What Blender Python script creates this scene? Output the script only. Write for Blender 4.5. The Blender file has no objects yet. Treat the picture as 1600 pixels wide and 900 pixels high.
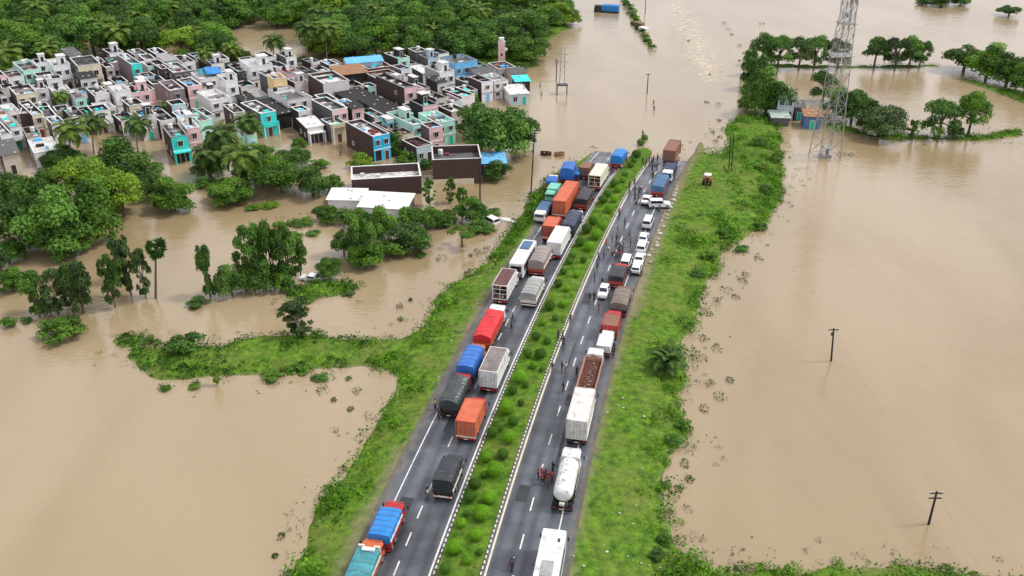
import bpy, math, random
import numpy as np
from mathutils import Vector

# ------------------------------------------------------------------ camera, world, sun, exposure
S = bpy.context.scene
C = S.collection
FO, PITCH, CH = 1436.0, math.radians(27.6), 73.0      # focal length in photo pixels, camera pitch, height above the water
cam = bpy.data.objects.new('camera', bpy.data.cameras.new('camera'))
C.objects.link(cam)
cam.location = (0, 0, CH)
cam.rotation_euler = (math.pi / 2 - PITCH, 0, 0)
cam.data.lens = 36 * FO / 1600
cam.data.sensor_width = 36
cam.data.clip_start = 1
cam.data.clip_end = 9000
S.camera = cam

SUN_EL, SUN_AZ = math.radians(56), math.radians(84)   # azimuth from +Y towards +X: the veiled sun stands high on the right
W = bpy.data.worlds.new('World'); S.world = W; W.use_nodes = True
nt = W.node_tree; nt.nodes.clear()
sky = nt.nodes.new('ShaderNodeTexSky'); sky.sky_type = 'NISHITA'; sky.sun_disc = False
sky.sun_elevation = SUN_EL; sky.sun_rotation = SUN_AZ
sky.air_density = 1.0; sky.dust_density = 3.0
hs = nt.nodes.new('ShaderNodeHueSaturation'); hs.inputs['Saturation'].default_value = 0.3
tc = nt.nodes.new('ShaderNodeTexCoord')
nz = nt.nodes.new('ShaderNodeTexNoise'); nz.inputs['Scale'].default_value = 1.6; nz.inputs['Detail'].default_value = 4
mr = nt.nodes.new('ShaderNodeMapRange'); mr.inputs['From Min'].default_value = .3; mr.inputs['From Max'].default_value = .7
mr.inputs['To Min'].default_value = .82; mr.inputs['To Max'].default_value = 1.18
mul = nt.nodes.new('ShaderNodeMix'); mul.data_type = 'RGBA'; mul.blend_type = 'MULTIPLY'; mul.inputs['Factor'].default_value = 1
ov = nt.nodes.new('ShaderNodeMix'); ov.data_type = 'RGBA'; ov.inputs['Factor'].default_value = .55
ov.inputs['B'].default_value = (8.7, 8.6, 9.2, 1)      # the cloud layer, in the units of the sky texture
bg = nt.nodes.new('ShaderNodeBackground'); bg.inputs['Strength'].default_value = 0.12
out = nt.nodes.new('ShaderNodeOutputWorld')
L = nt.links.new
L(sky.outputs['Color'], hs.inputs['Color']); L(hs.outputs['Color'], ov.inputs['A'])
L(tc.outputs['Generated'], nz.inputs['Vector']); L(nz.outputs['Fac'], mr.inputs['Value'])
L(ov.outputs['Result'], mul.inputs['A']); L(mr.outputs['Result'], mul.inputs['B'])
L(mul.outputs['Result'], bg.inputs['Color']); L(bg.outputs['Background'], out.inputs['Surface'])

sl = bpy.data.lights.new('sun', 'SUN'); sl.energy = 1.7; sl.angle = math.radians(10); sl.color = (1, .965, .9)
sun = bpy.data.objects.new('sun', sl); C.objects.link(sun)
sd = Vector((math.sin(SUN_AZ) * math.cos(SUN_EL), math.cos(SUN_AZ) * math.cos(SUN_EL), math.sin(SUN_EL)))
sun.rotation_euler = sd.to_track_quat('Z', 'Y').to_euler()
S.view_settings.view_transform = 'Standard'; S.view_settings.look = 'None'
S.view_settings.exposure = 0.3; S.view_settings.gamma = 1.0

# ------------------------------------------------------------------ surveying: photo pixel <-> place
SP, CP = math.sin(PITCH), math.cos(PITCH)
def at(x, y, z=0.0):
    dx, dv = (x - 800) / FO, (450 - y) / FO
    dy, dz = CP + dv * SP, -SP + dv * CP
    t = (z - CH) / dz
    return Vector((dx * t, dy * t, z))
def proj(p):
    x, y, z = p[0], p[1], p[2] - CH
    d = y * CP - z * SP; u = y * SP + z * CP
    return 800 + FO * x / d, 450 - FO * u / d
def pxm(p):                                            # photo pixels per metre at a place
    return FO / (p[1] * CP - (p[2] - CH) * SP)

RZ = 1.5
def road_z(Y):
    Y = np.asarray(Y, float)
    return np.where(Y < 182, RZ, RZ - (Y - 182) * RZ / 25.0).clip(-1.6, RZ)
def road_at(x, y, up=0.0):
    z = RZ
    for _ in range(14): z = float(road_z(at(x, y, z + up).y))
    return at(x, y, z + up) - Vector((0, 0, up))
KL = {895: 680, 785: 719, 675: 758, 560: 800, 450: 859, 350: 915, 267: 965}
KR = {895: 755, 785: 788, 675: 822, 560: 863, 450: 910, 350: 957, 265: 1000}
def _fit(d):
    P = [road_at(x, y) for y, x in d.items()]
    return np.polyfit([p.y for p in P], [p.x for p in P], 2)
XM = (_fit(KL) + _fit(KR)) / 2
def xm(Y): return np.polyval(XM, Y)
def head(Y): return math.atan(2 * XM[0] * Y + XM[1])   # heading, from +Y towards +X
def rp(u, Y, z=None):
    h = head(Y)
    return Vector((float(xm(Y)) + u * math.cos(h), Y - u * math.sin(h), float(road_z(Y)) if z is None else z))
def road_uv(X, Y):
    X = np.asarray(X, float); Y = np.asarray(Y, float); Yc = Y.copy(); u = X * 0
    for _ in range(5):
        t = np.arctan(2 * XM[0] * Yc + XM[1])
        u = (X - np.polyval(XM, Yc)) / np.cos(t)
        Yc = Y + u * np.sin(t)
    return u, Yc
MED, CW = 2.5, 8.6                                      # half median, carriageway width

# ------------------------------------------------------------------ mesh building
class MB:
    def __init__(s): s.v = []; s.f = []; s.m = []
    def add(s, vs, fs, mi=0):
        o = len(s.v); s.v += [tuple(p) for p in vs]; s.f += [tuple(i + o for i in f) for f in fs]; s.m += [mi] * len(fs); return s
    def box(s, x0, x1, y0, y1, z0, z1, mi=0):
        return s.add([(x0,y0,z0),(x1,y0,z0),(x1,y1,z0),(x0,y1,z0),(x0,y0,z1),(x1,y0,z1),(x1,y1,z1),(x0,y1,z1)],
                     [(0,3,2,1),(4,5,6,7),(0,1,5,4),(1,2,6,5),(2,3,7,6),(3,0,4,7)], mi)
    def cbox(s, x0, x1, y0, y1, z0, z1, c=.05, mi=0):
        V = []
        for z, k in ((z0, c), (z0 + c, 0), (z1 - c, 0), (z1, c)):
            a, b, d, e = x0 + k, x1 - k, y0 + k, y1 - k; q = c
            V += [(a+q,d,z),(b-q,d,z),(b,d+q,z),(b,e-q,z),(b-q,e,z),(a+q,e,z),(a,e-q,z),(a,d+q,z)]
        F = [tuple(range(7, -1, -1)), tuple(range(24, 32))]
        for r in range(3):
            for i in range(8): F.append((r*8+i, r*8+(i+1) % 8, r*8+8+(i+1) % 8, r*8+8+i))
        return s.add(V, F, mi)
    def tube(s, p0, p1, r0, r1=None, n=6, mi=0):
        r1 = r0 if r1 is None else r1
        p0, p1 = Vector(p0), Vector(p1); d = (p1 - p0)
        if d.length < 1e-6: return s
        d.normalize(); a = d.orthogonal().normalized(); b = d.cross(a)
        V = []
        for p, r in ((p0, r0), (p1, r1)):
            for i in range(n):
                t = 2 * math.pi * i / n; V.append(p + a * (r * math.cos(t)) + b * (r * math.sin(t)))
        return s.add(V, [(i, (i+1) % n, n+(i+1) % n, n+i) for i in range(n)] + [tuple(range(n-1, -1, -1)), tuple(range(n, 2*n))], mi)
    def path(s, pts, rs, n=6, mi=0):
        for i in range(len(pts) - 1): s.tube(pts[i], pts[i+1], rs[i], rs[i+1], n, mi)
        return s
    def loft(s, rings, cap=True, closed=True, mi=0):
        n = len(rings[0]); V = [p for r in rings for p in r]; F = []
        for k in range(len(rings) - 1):
            for i in range(n if closed else n - 1):
                F.append((k*n+i, k*n+(i+1) % n, (k+1)*n+(i+1) % n, (k+1)*n+i))
        if cap: F += [tuple(range(n-1, -1, -1)), tuple(range((len(rings)-1)*n, len(rings)*n))]
        return s.add(V, F, mi)
    def prism(s, prof, x0, x1, mi=0):                  # prof: (y, z) points
        return s.loft([[(x0, y, z) for y, z in prof], [(x1, y, z) for y, z in prof]], mi=mi)
    def ell(s, c, r, n=8, m=6, mi=0, jit=0, rnd=None):
        R = []
        for j in range(m + 1):
            t = -math.pi/2 + math.pi * j / m
            R.append([(c[0] + r[0]*max(.03, math.cos(t))*math.cos(2*math.pi*i/n)*(1+(rnd.uniform(-jit, jit) if rnd else 0)),
                       c[1] + r[1]*max(.03, math.cos(t))*math.sin(2*math.pi*i/n)*(1+(rnd.uniform(-jit, jit) if rnd else 0)),
                       c[2] + r[2]*math.sin(t)) for i in range(n)])
        return s.loft(R, mi=mi)
    def lathe_x(s, prof, x, y, z, n=14, mi=0):         # prof: (dx, r) about an axle along x
        return s.loft([[(x+dx, y + r*math.cos(2*math.pi*i/n), z + r*math.sin(2*math.pi*i/n)) for i in range(n)] for dx, r in prof], mi=mi)
    def mesh(s, name, smooth=False):
        me = bpy.data.meshes.new(name); me.from_pydata(s.v, [], s.f)
        if any(s.m): me.polygons.foreach_set('material_index', s.m)
        if smooth: me.polygons.foreach_set('use_smooth', [True] * len(s.f))
        me.update(); return me
def link(name, me, mats, parent=None, loc=None, rz=0.0):
    if isinstance(me, MB): me = me.mesh(name)
    if mats is not None and not me.materials:
        for m in (mats if isinstance(mats, (list, tuple)) else [mats]): me.materials.append(m)
    o = bpy.data.objects.new(name, me); C.objects.link(o)
    if parent: o.parent = parent
    if loc is not None: o.location = loc
    if rz: o.rotation_euler = (0, 0, rz)
    return o
LABELS = {}
def tag(o, label, cat, group=None):
    o['label'] = label; o['category'] = cat
    if group: o['group'] = group
    LABELS.setdefault(label, []).append(o); return o
def empty(name, label, cat, loc, rz=0.0, group=None):
    o = bpy.data.objects.new(name, None); C.objects.link(o); o.location = loc; o.rotation_euler = (0, 0, rz); o.empty_display_size = .3
    return tag(o, label, cat, group)
def quads_mesh(name, P, U, V, col=None):               # leaf quads from centres and half-axes (numpy), slightly folded
    n = len(P)
    co = np.empty((n, 4, 3), np.float32)
    co[:, 0] = P - U * .55; co[:, 1] = P + V * .5 - U * .05; co[:, 2] = P + U * .6; co[:, 3] = P - V * .5 - U * .05
    me = bpy.data.meshes.new(name); me.vertices.add(n * 4); me.vertices.foreach_set('co', co.ravel())
    me.loops.add(n * 4); me.loops.foreach_set('vertex_index', np.arange(n * 4, dtype=np.int32))
    me.polygons.add(n); me.polygons.foreach_set('loop_start', np.arange(0, n * 4, 4, dtype=np.int32))
    me.polygons.foreach_set('loop_total', np.full(n, 4, np.int32))
    if col is not None:
        a = me.attributes.new('tint', 'FLOAT', 'FACE'); a.data.foreach_set('value', np.asarray(col, np.float32))
    me.update(calc_edges=True); return me

# ------------------------------------------------------------------ materials
def mat(name, col, rough=.7, spec=.35, var=.12, scale=1.5, dirt=None, dirt_amt=0.0, dscale=.6, metal=0.0, rnd=0.0, attr=None, bump=0.0, bscale=20):
    m = bpy.data.materials.new(name); m.use_nodes = True; t = m.node_tree; N = t.nodes; l = t.links.new
    b = N['Principled BSDF']; b.inputs['Roughness'].default_value = rough; b.inputs['Specular IOR Level'].default_value = spec
    b.inputs['Metallic'].default_value = metal
    tcx = N.new('ShaderNodeTexCoord')
    geo = tcx.outputs['Object']
    n1 = N.new('ShaderNodeTexNoise'); n1.inputs['Scale'].default_value = scale; n1.inputs['Detail'].default_value = 5
    l(geo, n1.inputs['Vector'])
    mp = N.new('ShaderNodeMapRange'); mp.inputs['From Min'].default_value = .3; mp.inputs['From Max'].default_value = .7
    mp.inputs['To Min'].default_value = 1 - var; mp.inputs['To Max'].default_value = 1 + var
    l(n1.outputs['Fac'], mp.inputs['Value'])
    mx = N.new('ShaderNodeMix'); mx.data_type = 'RGBA'; mx.blend_type = 'MULTIPLY'; mx.inputs['Factor'].default_value = 1
    mx.inputs['A'].default_value = (*col, 1); l(mp.outputs['Result'], mx.inputs['B']); cur = mx.outputs['Result']
    if dirt:
        n2 = N.new('ShaderNodeTexNoise'); n2.inputs['Scale'].default_value = dscale; n2.inputs['Detail'].default_value = 7; n2.inputs['Roughness'].default_value = .65
        l(geo, n2.inputs['Vector'])
        m2 = N.new('ShaderNodeMapRange'); m2.inputs['From Min'].default_value = .48; m2.inputs['From Max'].default_value = .68
        m2.inputs['To Max'].default_value = dirt_amt; l(n2.outputs['Fac'], m2.inputs['Value'])
        x2 = N.new('ShaderNodeMix'); x2.data_type = 'RGBA'; l(m2.outputs['Result'], x2.inputs['Factor']); l(cur, x2.inputs['A'])
        x2.inputs['B'].default_value = (*dirt, 1); cur = x2.outputs['Result']
    if rnd:
        oi = N.new('ShaderNodeObjectInfo'); hv = N.new('ShaderNodeHueSaturation')
        r = N.new('ShaderNodeMapRange'); r.inputs['To Min'].default_value = 1 - rnd; r.inputs['To Max'].default_value = 1 + rnd
        l(oi.outputs['Random'], r.inputs['Value']); l(r.outputs['Result'], hv.inputs['Value']); l(cur, hv.inputs['Color']); cur = hv.outputs['Color']
    if bump:
        nb = N.new('ShaderNodeTexNoise'); nb.inputs['Scale'].default_value = bscale; nb.inputs['Detail'].default_value = 4; l(geo, nb.inputs['Vector'])
        bp = N.new('ShaderNodeBump'); bp.inputs['Strength'].default_value = bump; bp.inputs['Distance'].default_value = .1
        l(nb.outputs['Fac'], bp.inputs['Height']); l(bp.outputs['Normal'], b.inputs['Normal'])
    l(cur, b.inputs['Base Color']); return m
def leafmat(name, dark, light, rnd=.25, yellow=None):
    m = bpy.data.materials.new(name); m.use_nodes = True; t = m.node_tree; N = t.nodes; l = t.links.new
    b = N['Principled BSDF']; b.inputs['Roughness'].default_value = .55; b.inputs['Specular IOR Level'].default_value = .25
    a = N.new('ShaderNodeAttribute'); a.attribute_name = 'tint'
    rp_ = N.new('ShaderNodeMix'); rp_.data_type = 'RGBA'; l(a.outputs['Fac'], rp_.inputs['Factor'])
    rp_.inputs['A'].default_value = (*dark, 1); rp_.inputs['B'].default_value = (*light, 1)
    oi = N.new('ShaderNodeObjectInfo'); hv = N.new('ShaderNodeHueSaturation')
    r = N.new('ShaderNodeMapRange'); r.inputs['To Min'].default_value = 1 - rnd; r.inputs['To Max'].default_value = 1 + rnd
    l(oi.outputs['Random'], r.inputs['Value']); l(r.outputs['Result'], hv.inputs['Value'])
    l(rp_.outputs['Result'], hv.inputs['Color'])
    l(hv.outputs['Color'], b.inputs['Base Color'])
    tr = N.new('ShaderNodeBsdfTranslucent'); l(hv.outputs['Color'], tr.inputs['Color'])
    ms = N.new('ShaderNodeMixShader'); ms.inputs['Fac'].default_value = .3
    l(b.outputs[0], ms.inputs[1]); l(tr.outputs[0], ms.inputs[2]); l(ms.outputs[0], N['Material Output'].inputs['Surface'])
    return m
M = {}
def pm(key, col, **k):
    if key not in M: M[key] = mat(key, col, **k)
    return M[key]
GRIME = (.10, .085, .07) 
pm('asphalt', (.112, .124, .145), rough=.33, spec=.5, var=.3, scale=.3, dirt=(.03, .032, .036), dirt_amt=.75, dscale=.13, bump=.15, bscale=9)
pm('shoulder', (.13, .12, .105), rough=.8, var=.25, scale=.5, dirt=(.2, .16, .12), dirt_amt=.5, dscale=.3)
pm('road_paint', (.74, .73, .7), rough=.6, var=.1, scale=2, dirt=(.3, .29, .27), dirt_amt=.5, dscale=1.2)
pm('edge_paint', (.72, .66, .48), rough=.6, var=.1, scale=2, dirt=(.4, .36, .28), dirt_amt=.5, dscale=1.2)
pm('kerb_white', (.72, .71, .68), var=.15, dirt=GRIME, dirt_amt=.4, dscale=2)
pm('kerb_black', (.07, .07, .07), var=.2)
pm('tyre', (.018, .018, .019), rough=.85); pm('rim', (.25, .22, .2), rough=.5, var=.2)
pm('glass', (.02, .025, .03), rough=.08, spec=.6, var=.02); pm('lamp_red', (.45, .02, .02), rough=.3); pm('lamp_white', (.75, .75, .7), rough=.2)
pm('chassis', (.03, .028, .028), rough=.7, dirt=(.12, .09, .07), dirt_amt=.5, dscale=1.5)
pm('dark_metal', (.05, .05, .055), rough=.5, var=.2); pm('steel', (.42, .43, .44), rough=.45, metal=.4, dirt=(.2, .12, .08), dirt_amt=.3)
pm('white_paint', (.78, .78, .77), rough=.45, var=.05, dirt=(.33, .28, .23), dirt_amt=.65, dscale=.9)
pm('white_car', (.82, .82, .82), rough=.22, spec=.5, var=.02)
pm('rusty_white', (.74, .72, .68), rough=.5, var=.06, dirt=(.36, .2, .13), dirt_amt=.55, dscale=1.1)
pm('cream_paint', (.76, .7, .58), rough=.5, var=.06, dirt=(.35, .28, .2), dirt_amt=.5, dscale=1)
pm('orange_box', (.60, .135, .06), rough=.5, var=.1, scale=.8, dirt=(.3, .09, .06), dirt_amt=.5, dscale=.6)
pm('red_box', (.42, .075, .05), rough=.5, var=.12, scale=.8, dirt=(.2, .06, .05), dirt_amt=.5, dscale=.6)
pm('brown_box', (.25, .12, .075), rough=.55, var=.12, dirt=(.13, .07, .05), dirt_amt=.5)
pm('red_paint', (.45, .03, .03), rough=.4, var=.1, dirt=(.16, .04, .04), dirt_amt=.5, dscale=1)
pm('orange_paint', (.58, .14, .05), rough=.45, var=.1, dirt=GRIME, dirt_amt=.3)
pm('navy_paint', (.02, .03, .08), rough=.4, var=.1); pm('blue_paint', (.03, .1, .38), rough=.4, var=.1, dirt=GRIME, dirt_amt=.3)
pm('tarp_blue', (.03, .17, .56), rough=.42, spec=.4, var=.15, scale=.9, bump=.55, bscale=2.2, dirt=(.16, .14, .12), dirt_amt=.3, dscale=.7)
pm('tarp_azure', (.02, .24, .66), rough=.4, spec=.4, var=.14, scale=.9, bump=.55, bscale=2.2, dirt=(.16, .14, .12), dirt_amt=.3, dscale=.7)
pm('tarp_dusty_blue', (.07, .16, .30), rough=.55, var=.16, scale=.9, bump=.55, bscale=2.2, dirt=(.16, .14, .12), dirt_amt=.3, dscale=.7)
pm('tarp_black', (.035, .04, .048), rough=.42, spec=.45, var=.3, scale=.7, bump=.4, bscale=3)
pm('tarp_navy', (.04, .055, .1), rough=.45, spec=.4, var=.25, scale=.8, bump=.55, bscale=2.2, dirt=(.16, .14, .12), dirt_amt=.3, dscale=.7)
pm('tarp_ribbed', (.05, .065, .068), rough=.38, spec=.5, var=.25, scale=.8, bump=.55, bscale=2.2, dirt=(.16, .14, .12), dirt_amt=.3, dscale=.7)
pm('tarp_red', (.66, .03, .04), rough=.45, var=.18, scale=1, bump=.5, bscale=2.5)
pm('tarp_taupe', (.30, .26, .235), rough=.6, var=.18, scale=.6, bump=.55, bscale=2.2, dirt=(.16, .14, .12), dirt_amt=.3, dscale=.7)
pm('tarp_grey', (.34, .35, .34), rough=.6, var=.18, scale=.6, bump=.55, bscale=2.2, dirt=(.16, .14, .12), dirt_amt=.3, dscale=.7)
pm('tarp_olive', (.13, .13, .115), rough=.6, var=.2); pm('tarp_brown', (.21, .165, .14), rough=.65, var=.25, scale=.7, bump=.4, bscale=2.5)
pm('tarp_teal', (.06, .27, .31), rough=.5, var=.25, scale=1.0, bump=.5, bscale=2)
pm('roof_grime', (.20, .17, .16), rough=.75, var=.3, scale=.6, dirt=(.36, .34, .32), dirt_amt=.6, dscale=.5)
pm('roof_maroon', (.13, .06, .055), rough=.7, var=.2); pm('cargo', (.11, .045, .03), rough=.85, var=.4, scale=2)
pm('wood', (.3, .17, .1), rough=.7, var=.2, scale=3)
pm('mint_paint', (.2, .55, .42), rough=.45, var=.08)
pm('tractor_orange', (.36, .07, .03), rough=.4, var=.1); pm('old_wood', (.07, .05, .04), rough=.8, var=.3)
pm('concrete', (.36, .34, .32), rough=.85, var=.2, dirt=(.14, .12, .11), dirt_amt=.6, dscale=.4)
pm('pole_dark', (.035, .03, .028), rough=.8, var=.25); pm('galvanised', (.32, .32, .31), rough=.7, var=.2)
pm('litter', (.62, .6, .56), var=.25, rnd=.2); pm('mud_bank', (.26, .19, .13), var=.2)
pm('stone', (.5, .47, .42), var=.25, rnd=.15)
pm('bark', (.13, .1, .075), rough=.9, var=.3, scale=3); pm('pale_bark', (.26, .22, .18), rough=.9, var=.3, scale=3)
M['leaf_dark'] = leafmat('leaf_dark', (.026, .076, .016), (.145, .30, .042), .3)
M['leaf_mid'] = leafmat('leaf_mid', (.03, .09, .012), (.16, .32, .03), .25)
M['leaf_light'] = leafmat('leaf_light', (.08, .17, .016), (.27, .42, .035), .2)
M['leaf_dusky'] = leafmat('leaf_dusky', (.03, .065, .02), (.13, .21, .06), .25)
M['leaf_clip'] = leafmat('leaf_clip', (.06, .2, .008), (.3, .62, .02), .15)
M['leaf_clipdark'] = leafmat('leaf_clipdark', (.024, .085, .012), (.12, .29, .02), .3)
M['weed'] = leafmat('weed', (.02, .085, .005), (.2, .44, .015), 0)
M['weed_dark'] = leafmat('weed_dark', (.016, .05, .01), (.09, .2, .022), 0)
M['short_grass'] = leafmat('short_grass', (.035, .09, .008), (.19, .32, .025), 0)
M['frond'] = leafmat('frond', (.045, .11, .016), (.26, .36, .05), .2)
M['frond_dark'] = leafmat('frond_dark', (.025, .075, .016), (.15, .25, .045), .2)
# ------------------------------------------------------------------ the setting: water, land, carriageways
rng = np.random.default_rng(7); R = random.Random(7)
def struct(o, kind='structure'): o['kind'] = kind; return o
def water_material():
    m = bpy.data.materials.new('flood_water'); m.use_nodes = True; t = m.node_tree; N = t.nodes; l = t.links.new
    b = N['Principled BSDF']; b.inputs['Roughness'].default_value = .07; b.inputs['IOR'].default_value = 1.62
    g = N.new('ShaderNodeTexCoord')
    mq = N.new('ShaderNodeMapping'); mq.inputs['Scale'].default_value = (1.6, .55, 1); mq.inputs['Rotation'].default_value = (0, 0, .35); l(g.outputs['Object'], mq.inputs['Vector'])
    n1 = N.new('ShaderNodeTexNoise'); n1.inputs['Scale'].default_value = .022; n1.inputs['Detail'].default_value = 7; n1.inputs['Distortion'].default_value = .8; l(mq.outputs[0], n1.inputs['Vector'])
    n0 = N.new('ShaderNodeTexNoise'); n0.inputs['Scale'].default_value = .035; n0.inputs['Detail'].default_value = 4; n0.inputs['Distortion'].default_value = 1.2; l(g.outputs['Object'], n0.inputs['Vector'])
    rr = N.new('ShaderNodeMapRange'); rr.inputs['From Min'].default_value = .38; rr.inputs['From Max'].default_value = .62; rr.inputs['To Min'].default_value = .04; rr.inputs['To Max'].default_value = .13; l(n0.outputs['Fac'], rr.inputs['Value']); l(rr.outputs['Result'], b.inputs['Roughness'])
    r = N.new('ShaderNodeValToRGB'); l(n1.outputs['Fac'], r.inputs['Fac'])
    e = r.color_ramp.elements; e[0].position = .36; e[0].color = (.30, .222, .122, 1); e[1].position = .64; e[1].color = (.375, .288, .176, 1)
    l(r.outputs['Color'], b.inputs['Base Color'])
    hs_ = []
    for sc, st, (sx, sy) in ((1.1, .5, (.55, 1.5)), (.16, 1.0, (.7, 1.3))):
        mp = N.new('ShaderNodeMapping'); mp.inputs['Scale'].default_value = (sx, sy, 1); l(g.outputs['Object'], mp.inputs['Vector'])
        n = N.new('ShaderNodeTexNoise'); n.inputs['Scale'].default_value = sc; n.inputs['Detail'].default_value = 3; l(mp.outputs[0], n.inputs['Vector'])
        k = N.new('ShaderNodeMath'); k.operation = 'MULTIPLY'; k.inputs[1].default_value = st; l(n.outputs['Fac'], k.inputs[0]); hs_.append(k)
    ad = N.new('ShaderNodeMath'); l(hs_[0].outputs[0], ad.inputs[0]); l(hs_[1].outputs[0], ad.inputs[1])
    bp = N.new('ShaderNodeBump'); bp.inputs['Strength'].default_value = .9; bp.inputs['Distance'].default_value = .15
    l(ad.outputs[0], bp.inputs['Height']); l(bp.outputs['Normal'], b.inputs['Normal'])
    return m
w = MB(); w.add([(-4000, -300, 0), (4000, -300, 0), (4000, 6000, 0), (-4000, 6000, 0)], [(0, 1, 2, 3)])
struct(link('flood_water', w, water_material()))

POLY = [  # shorelines, read off the photograph
 [(420,960),(478,840),(505,790),(540,735),(578,680),(603,640),(628,590),(640,545),(655,515),(672,488),(690,452),(720,437),(760,415),(795,398),(822,375),(836,350),(838,338),(862,332),(880,312),(905,292),(935,268),(960,255),(985,235),(1000,208),(1010,207),(1008,240),(1040,240),(1062,232),(1078,205),(1090,182),(1098,182),(1094,210),(1098,232),(1104,246),(1125,248),(1140,240),(1132,200),(1152,184),(1190,180),(1214,196),(1218,240),(1222,285),(1212,320),(1204,345),(1165,370),(1128,392),(1122,420),(1096,460),(1085,500),(1070,540),(1066,575),(1062,610),(1068,645),(1078,680),(1044,720),(1036,770),(1048,815),(1046,860),(1080,884),(1150,893),(1200,890),(1300,886),(1400,884),(1500,892),(1620,915),(1620,960)],
 [(160,528),(190,520),(215,520),(262,543),(330,542),(400,526),(470,524),(540,530),(600,534),(660,530),(660,580),(590,578),(545,572),(520,575),(480,580),(400,588),(330,586),(260,596),(240,585),(205,560),(195,545)],
 [(505,440),(560,440),(545,462),(440,470),(440,455)],
 [(1290,192),(1330,202),(1370,212),(1440,214),(1530,213),(1600,203),(1600,211),(1530,220),(1440,219),(1370,217),(1300,204)],
 [(1180,98),(1260,102),(1345,103),(1440,102),(1480,100),(1480,104),(1400,107),(1260,107),(1180,104)],
 [(1500,120),(1620,155),(1620,170),(1570,150),(1505,128)],
 [(975,-5),(985,-5),(1000,25),(1022,68),(1010,70),(995,40)],
 [(700,40),(880,30),(890,45),(845,70),(840,105),(700,110)],
]
X0, X1, Y0, Y1, DG = -78.0, 176.0, 48.0, 420.0, .8
gx = np.arange(X0, X1, DG); gy = np.arange(Y0, Y1, DG); GX, GY = np.meshgrid(gx, gy)
def inside(P, X, Y):
    r = np.zeros(X.shape, bool); n = len(P)
    for i in range(n):
        (x0, y0), (x1, y1) = P[i], P[(i + 1) % n]
        if y0 == y1: continue
        c = ((y0 > Y) != (y1 > Y)) & (X < (x1 - x0) * (Y - y0) / (y1 - y0) + x0); r ^= c
    return r
LANDW = [[tuple(at(x, y, 0.0)[:2]) for x, y in P] for P in POLY]
mask = np.zeros(GX.shape)
for P in LANDW: mask = np.maximum(mask, inside(P, GX, GY))
def blur(A, s):
    k = np.exp(-.5 * (np.arange(-int(3*s), int(3*s)+1) / s) ** 2); k /= k.sum()
    A = np.apply_along_axis(lambda v: np.convolve(v, k, 'same'), 0, A); return np.apply_along_axis(lambda v: np.convolve(v, k, 'same'), 1, A)
def vnoise(shape, cell, rg=rng):
    h, w_ = shape; a = rg.random((int(h / cell) + 3, int(w_ / cell) + 3))
    yi = np.arange(h) / cell; xi = np.arange(w_) / cell; y0 = yi.astype(int); x0 = xi.astype(int)
    fy = (yi - y0)[:, None]; fx = (xi - x0)[None]; fy = fy*fy*(3-2*fy); fx = fx*fx*(3-2*fx)
    return (a[np.ix_(y0, x0)]*(1-fy)*(1-fx) + a[np.ix_(y0+1, x0)]*fy*(1-fx) + a[np.ix_(y0, x0+1)]*(1-fy)*fx + a[np.ix_(y0+1, x0+1)]*fy*fx)
F = blur(mask, 1.9); FW = blur(mask, 4.5)
NZ = (vnoise(GX.shape, 9) - .5) * .7 + (vnoise(GX.shape, 3.2) - .5) * .8 + (vnoise(GX.shape, 1.7) - .5) * .4
F2 = F + NZ * .34 * (F > .02)
GU, GYC = road_uv(GX, GY)
h = np.where(F2 > .5, (F2 - .5) * 1.5 + NZ * .25 * (F > .5), (F2 - .5) * 2.2)
onroad = (np.abs(GU) < 30) & (GY < 245)
h = np.where(onroad & (FW > .55), np.maximum(h, (FW - .55) / .45 * 1.35 + NZ * .12), h)
rz = road_z(GYC)
rb = rz - .07 - np.clip(np.abs(GU) - 11.5, 0, None) * .30
h = np.where((np.abs(GU) < 11.7) & (GYC < 250), np.where(GYC < 232, rz - .07, -1.0), np.where((rb > h) & (GYC < 250), rb, h))
HT = np.clip(h, -1.4, 2.2)
def ground_z(x, y):
    j = int((x - X0) / DG); i = int((y - Y0) / DG)
    if 0 <= i < HT.shape[0] and 0 <= j < HT.shape[1]: return max(0.0, float(HT[i, j]))
    return 0.0
def place(x, y):                                        # where a photo pixel meets the land or water
    z = 0.0
    for _ in range(12):
        p = at(x, y, z); z = .5 * z + .5 * ground_z(p.x, p.y)
    p = at(x, y, z); return p
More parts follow.
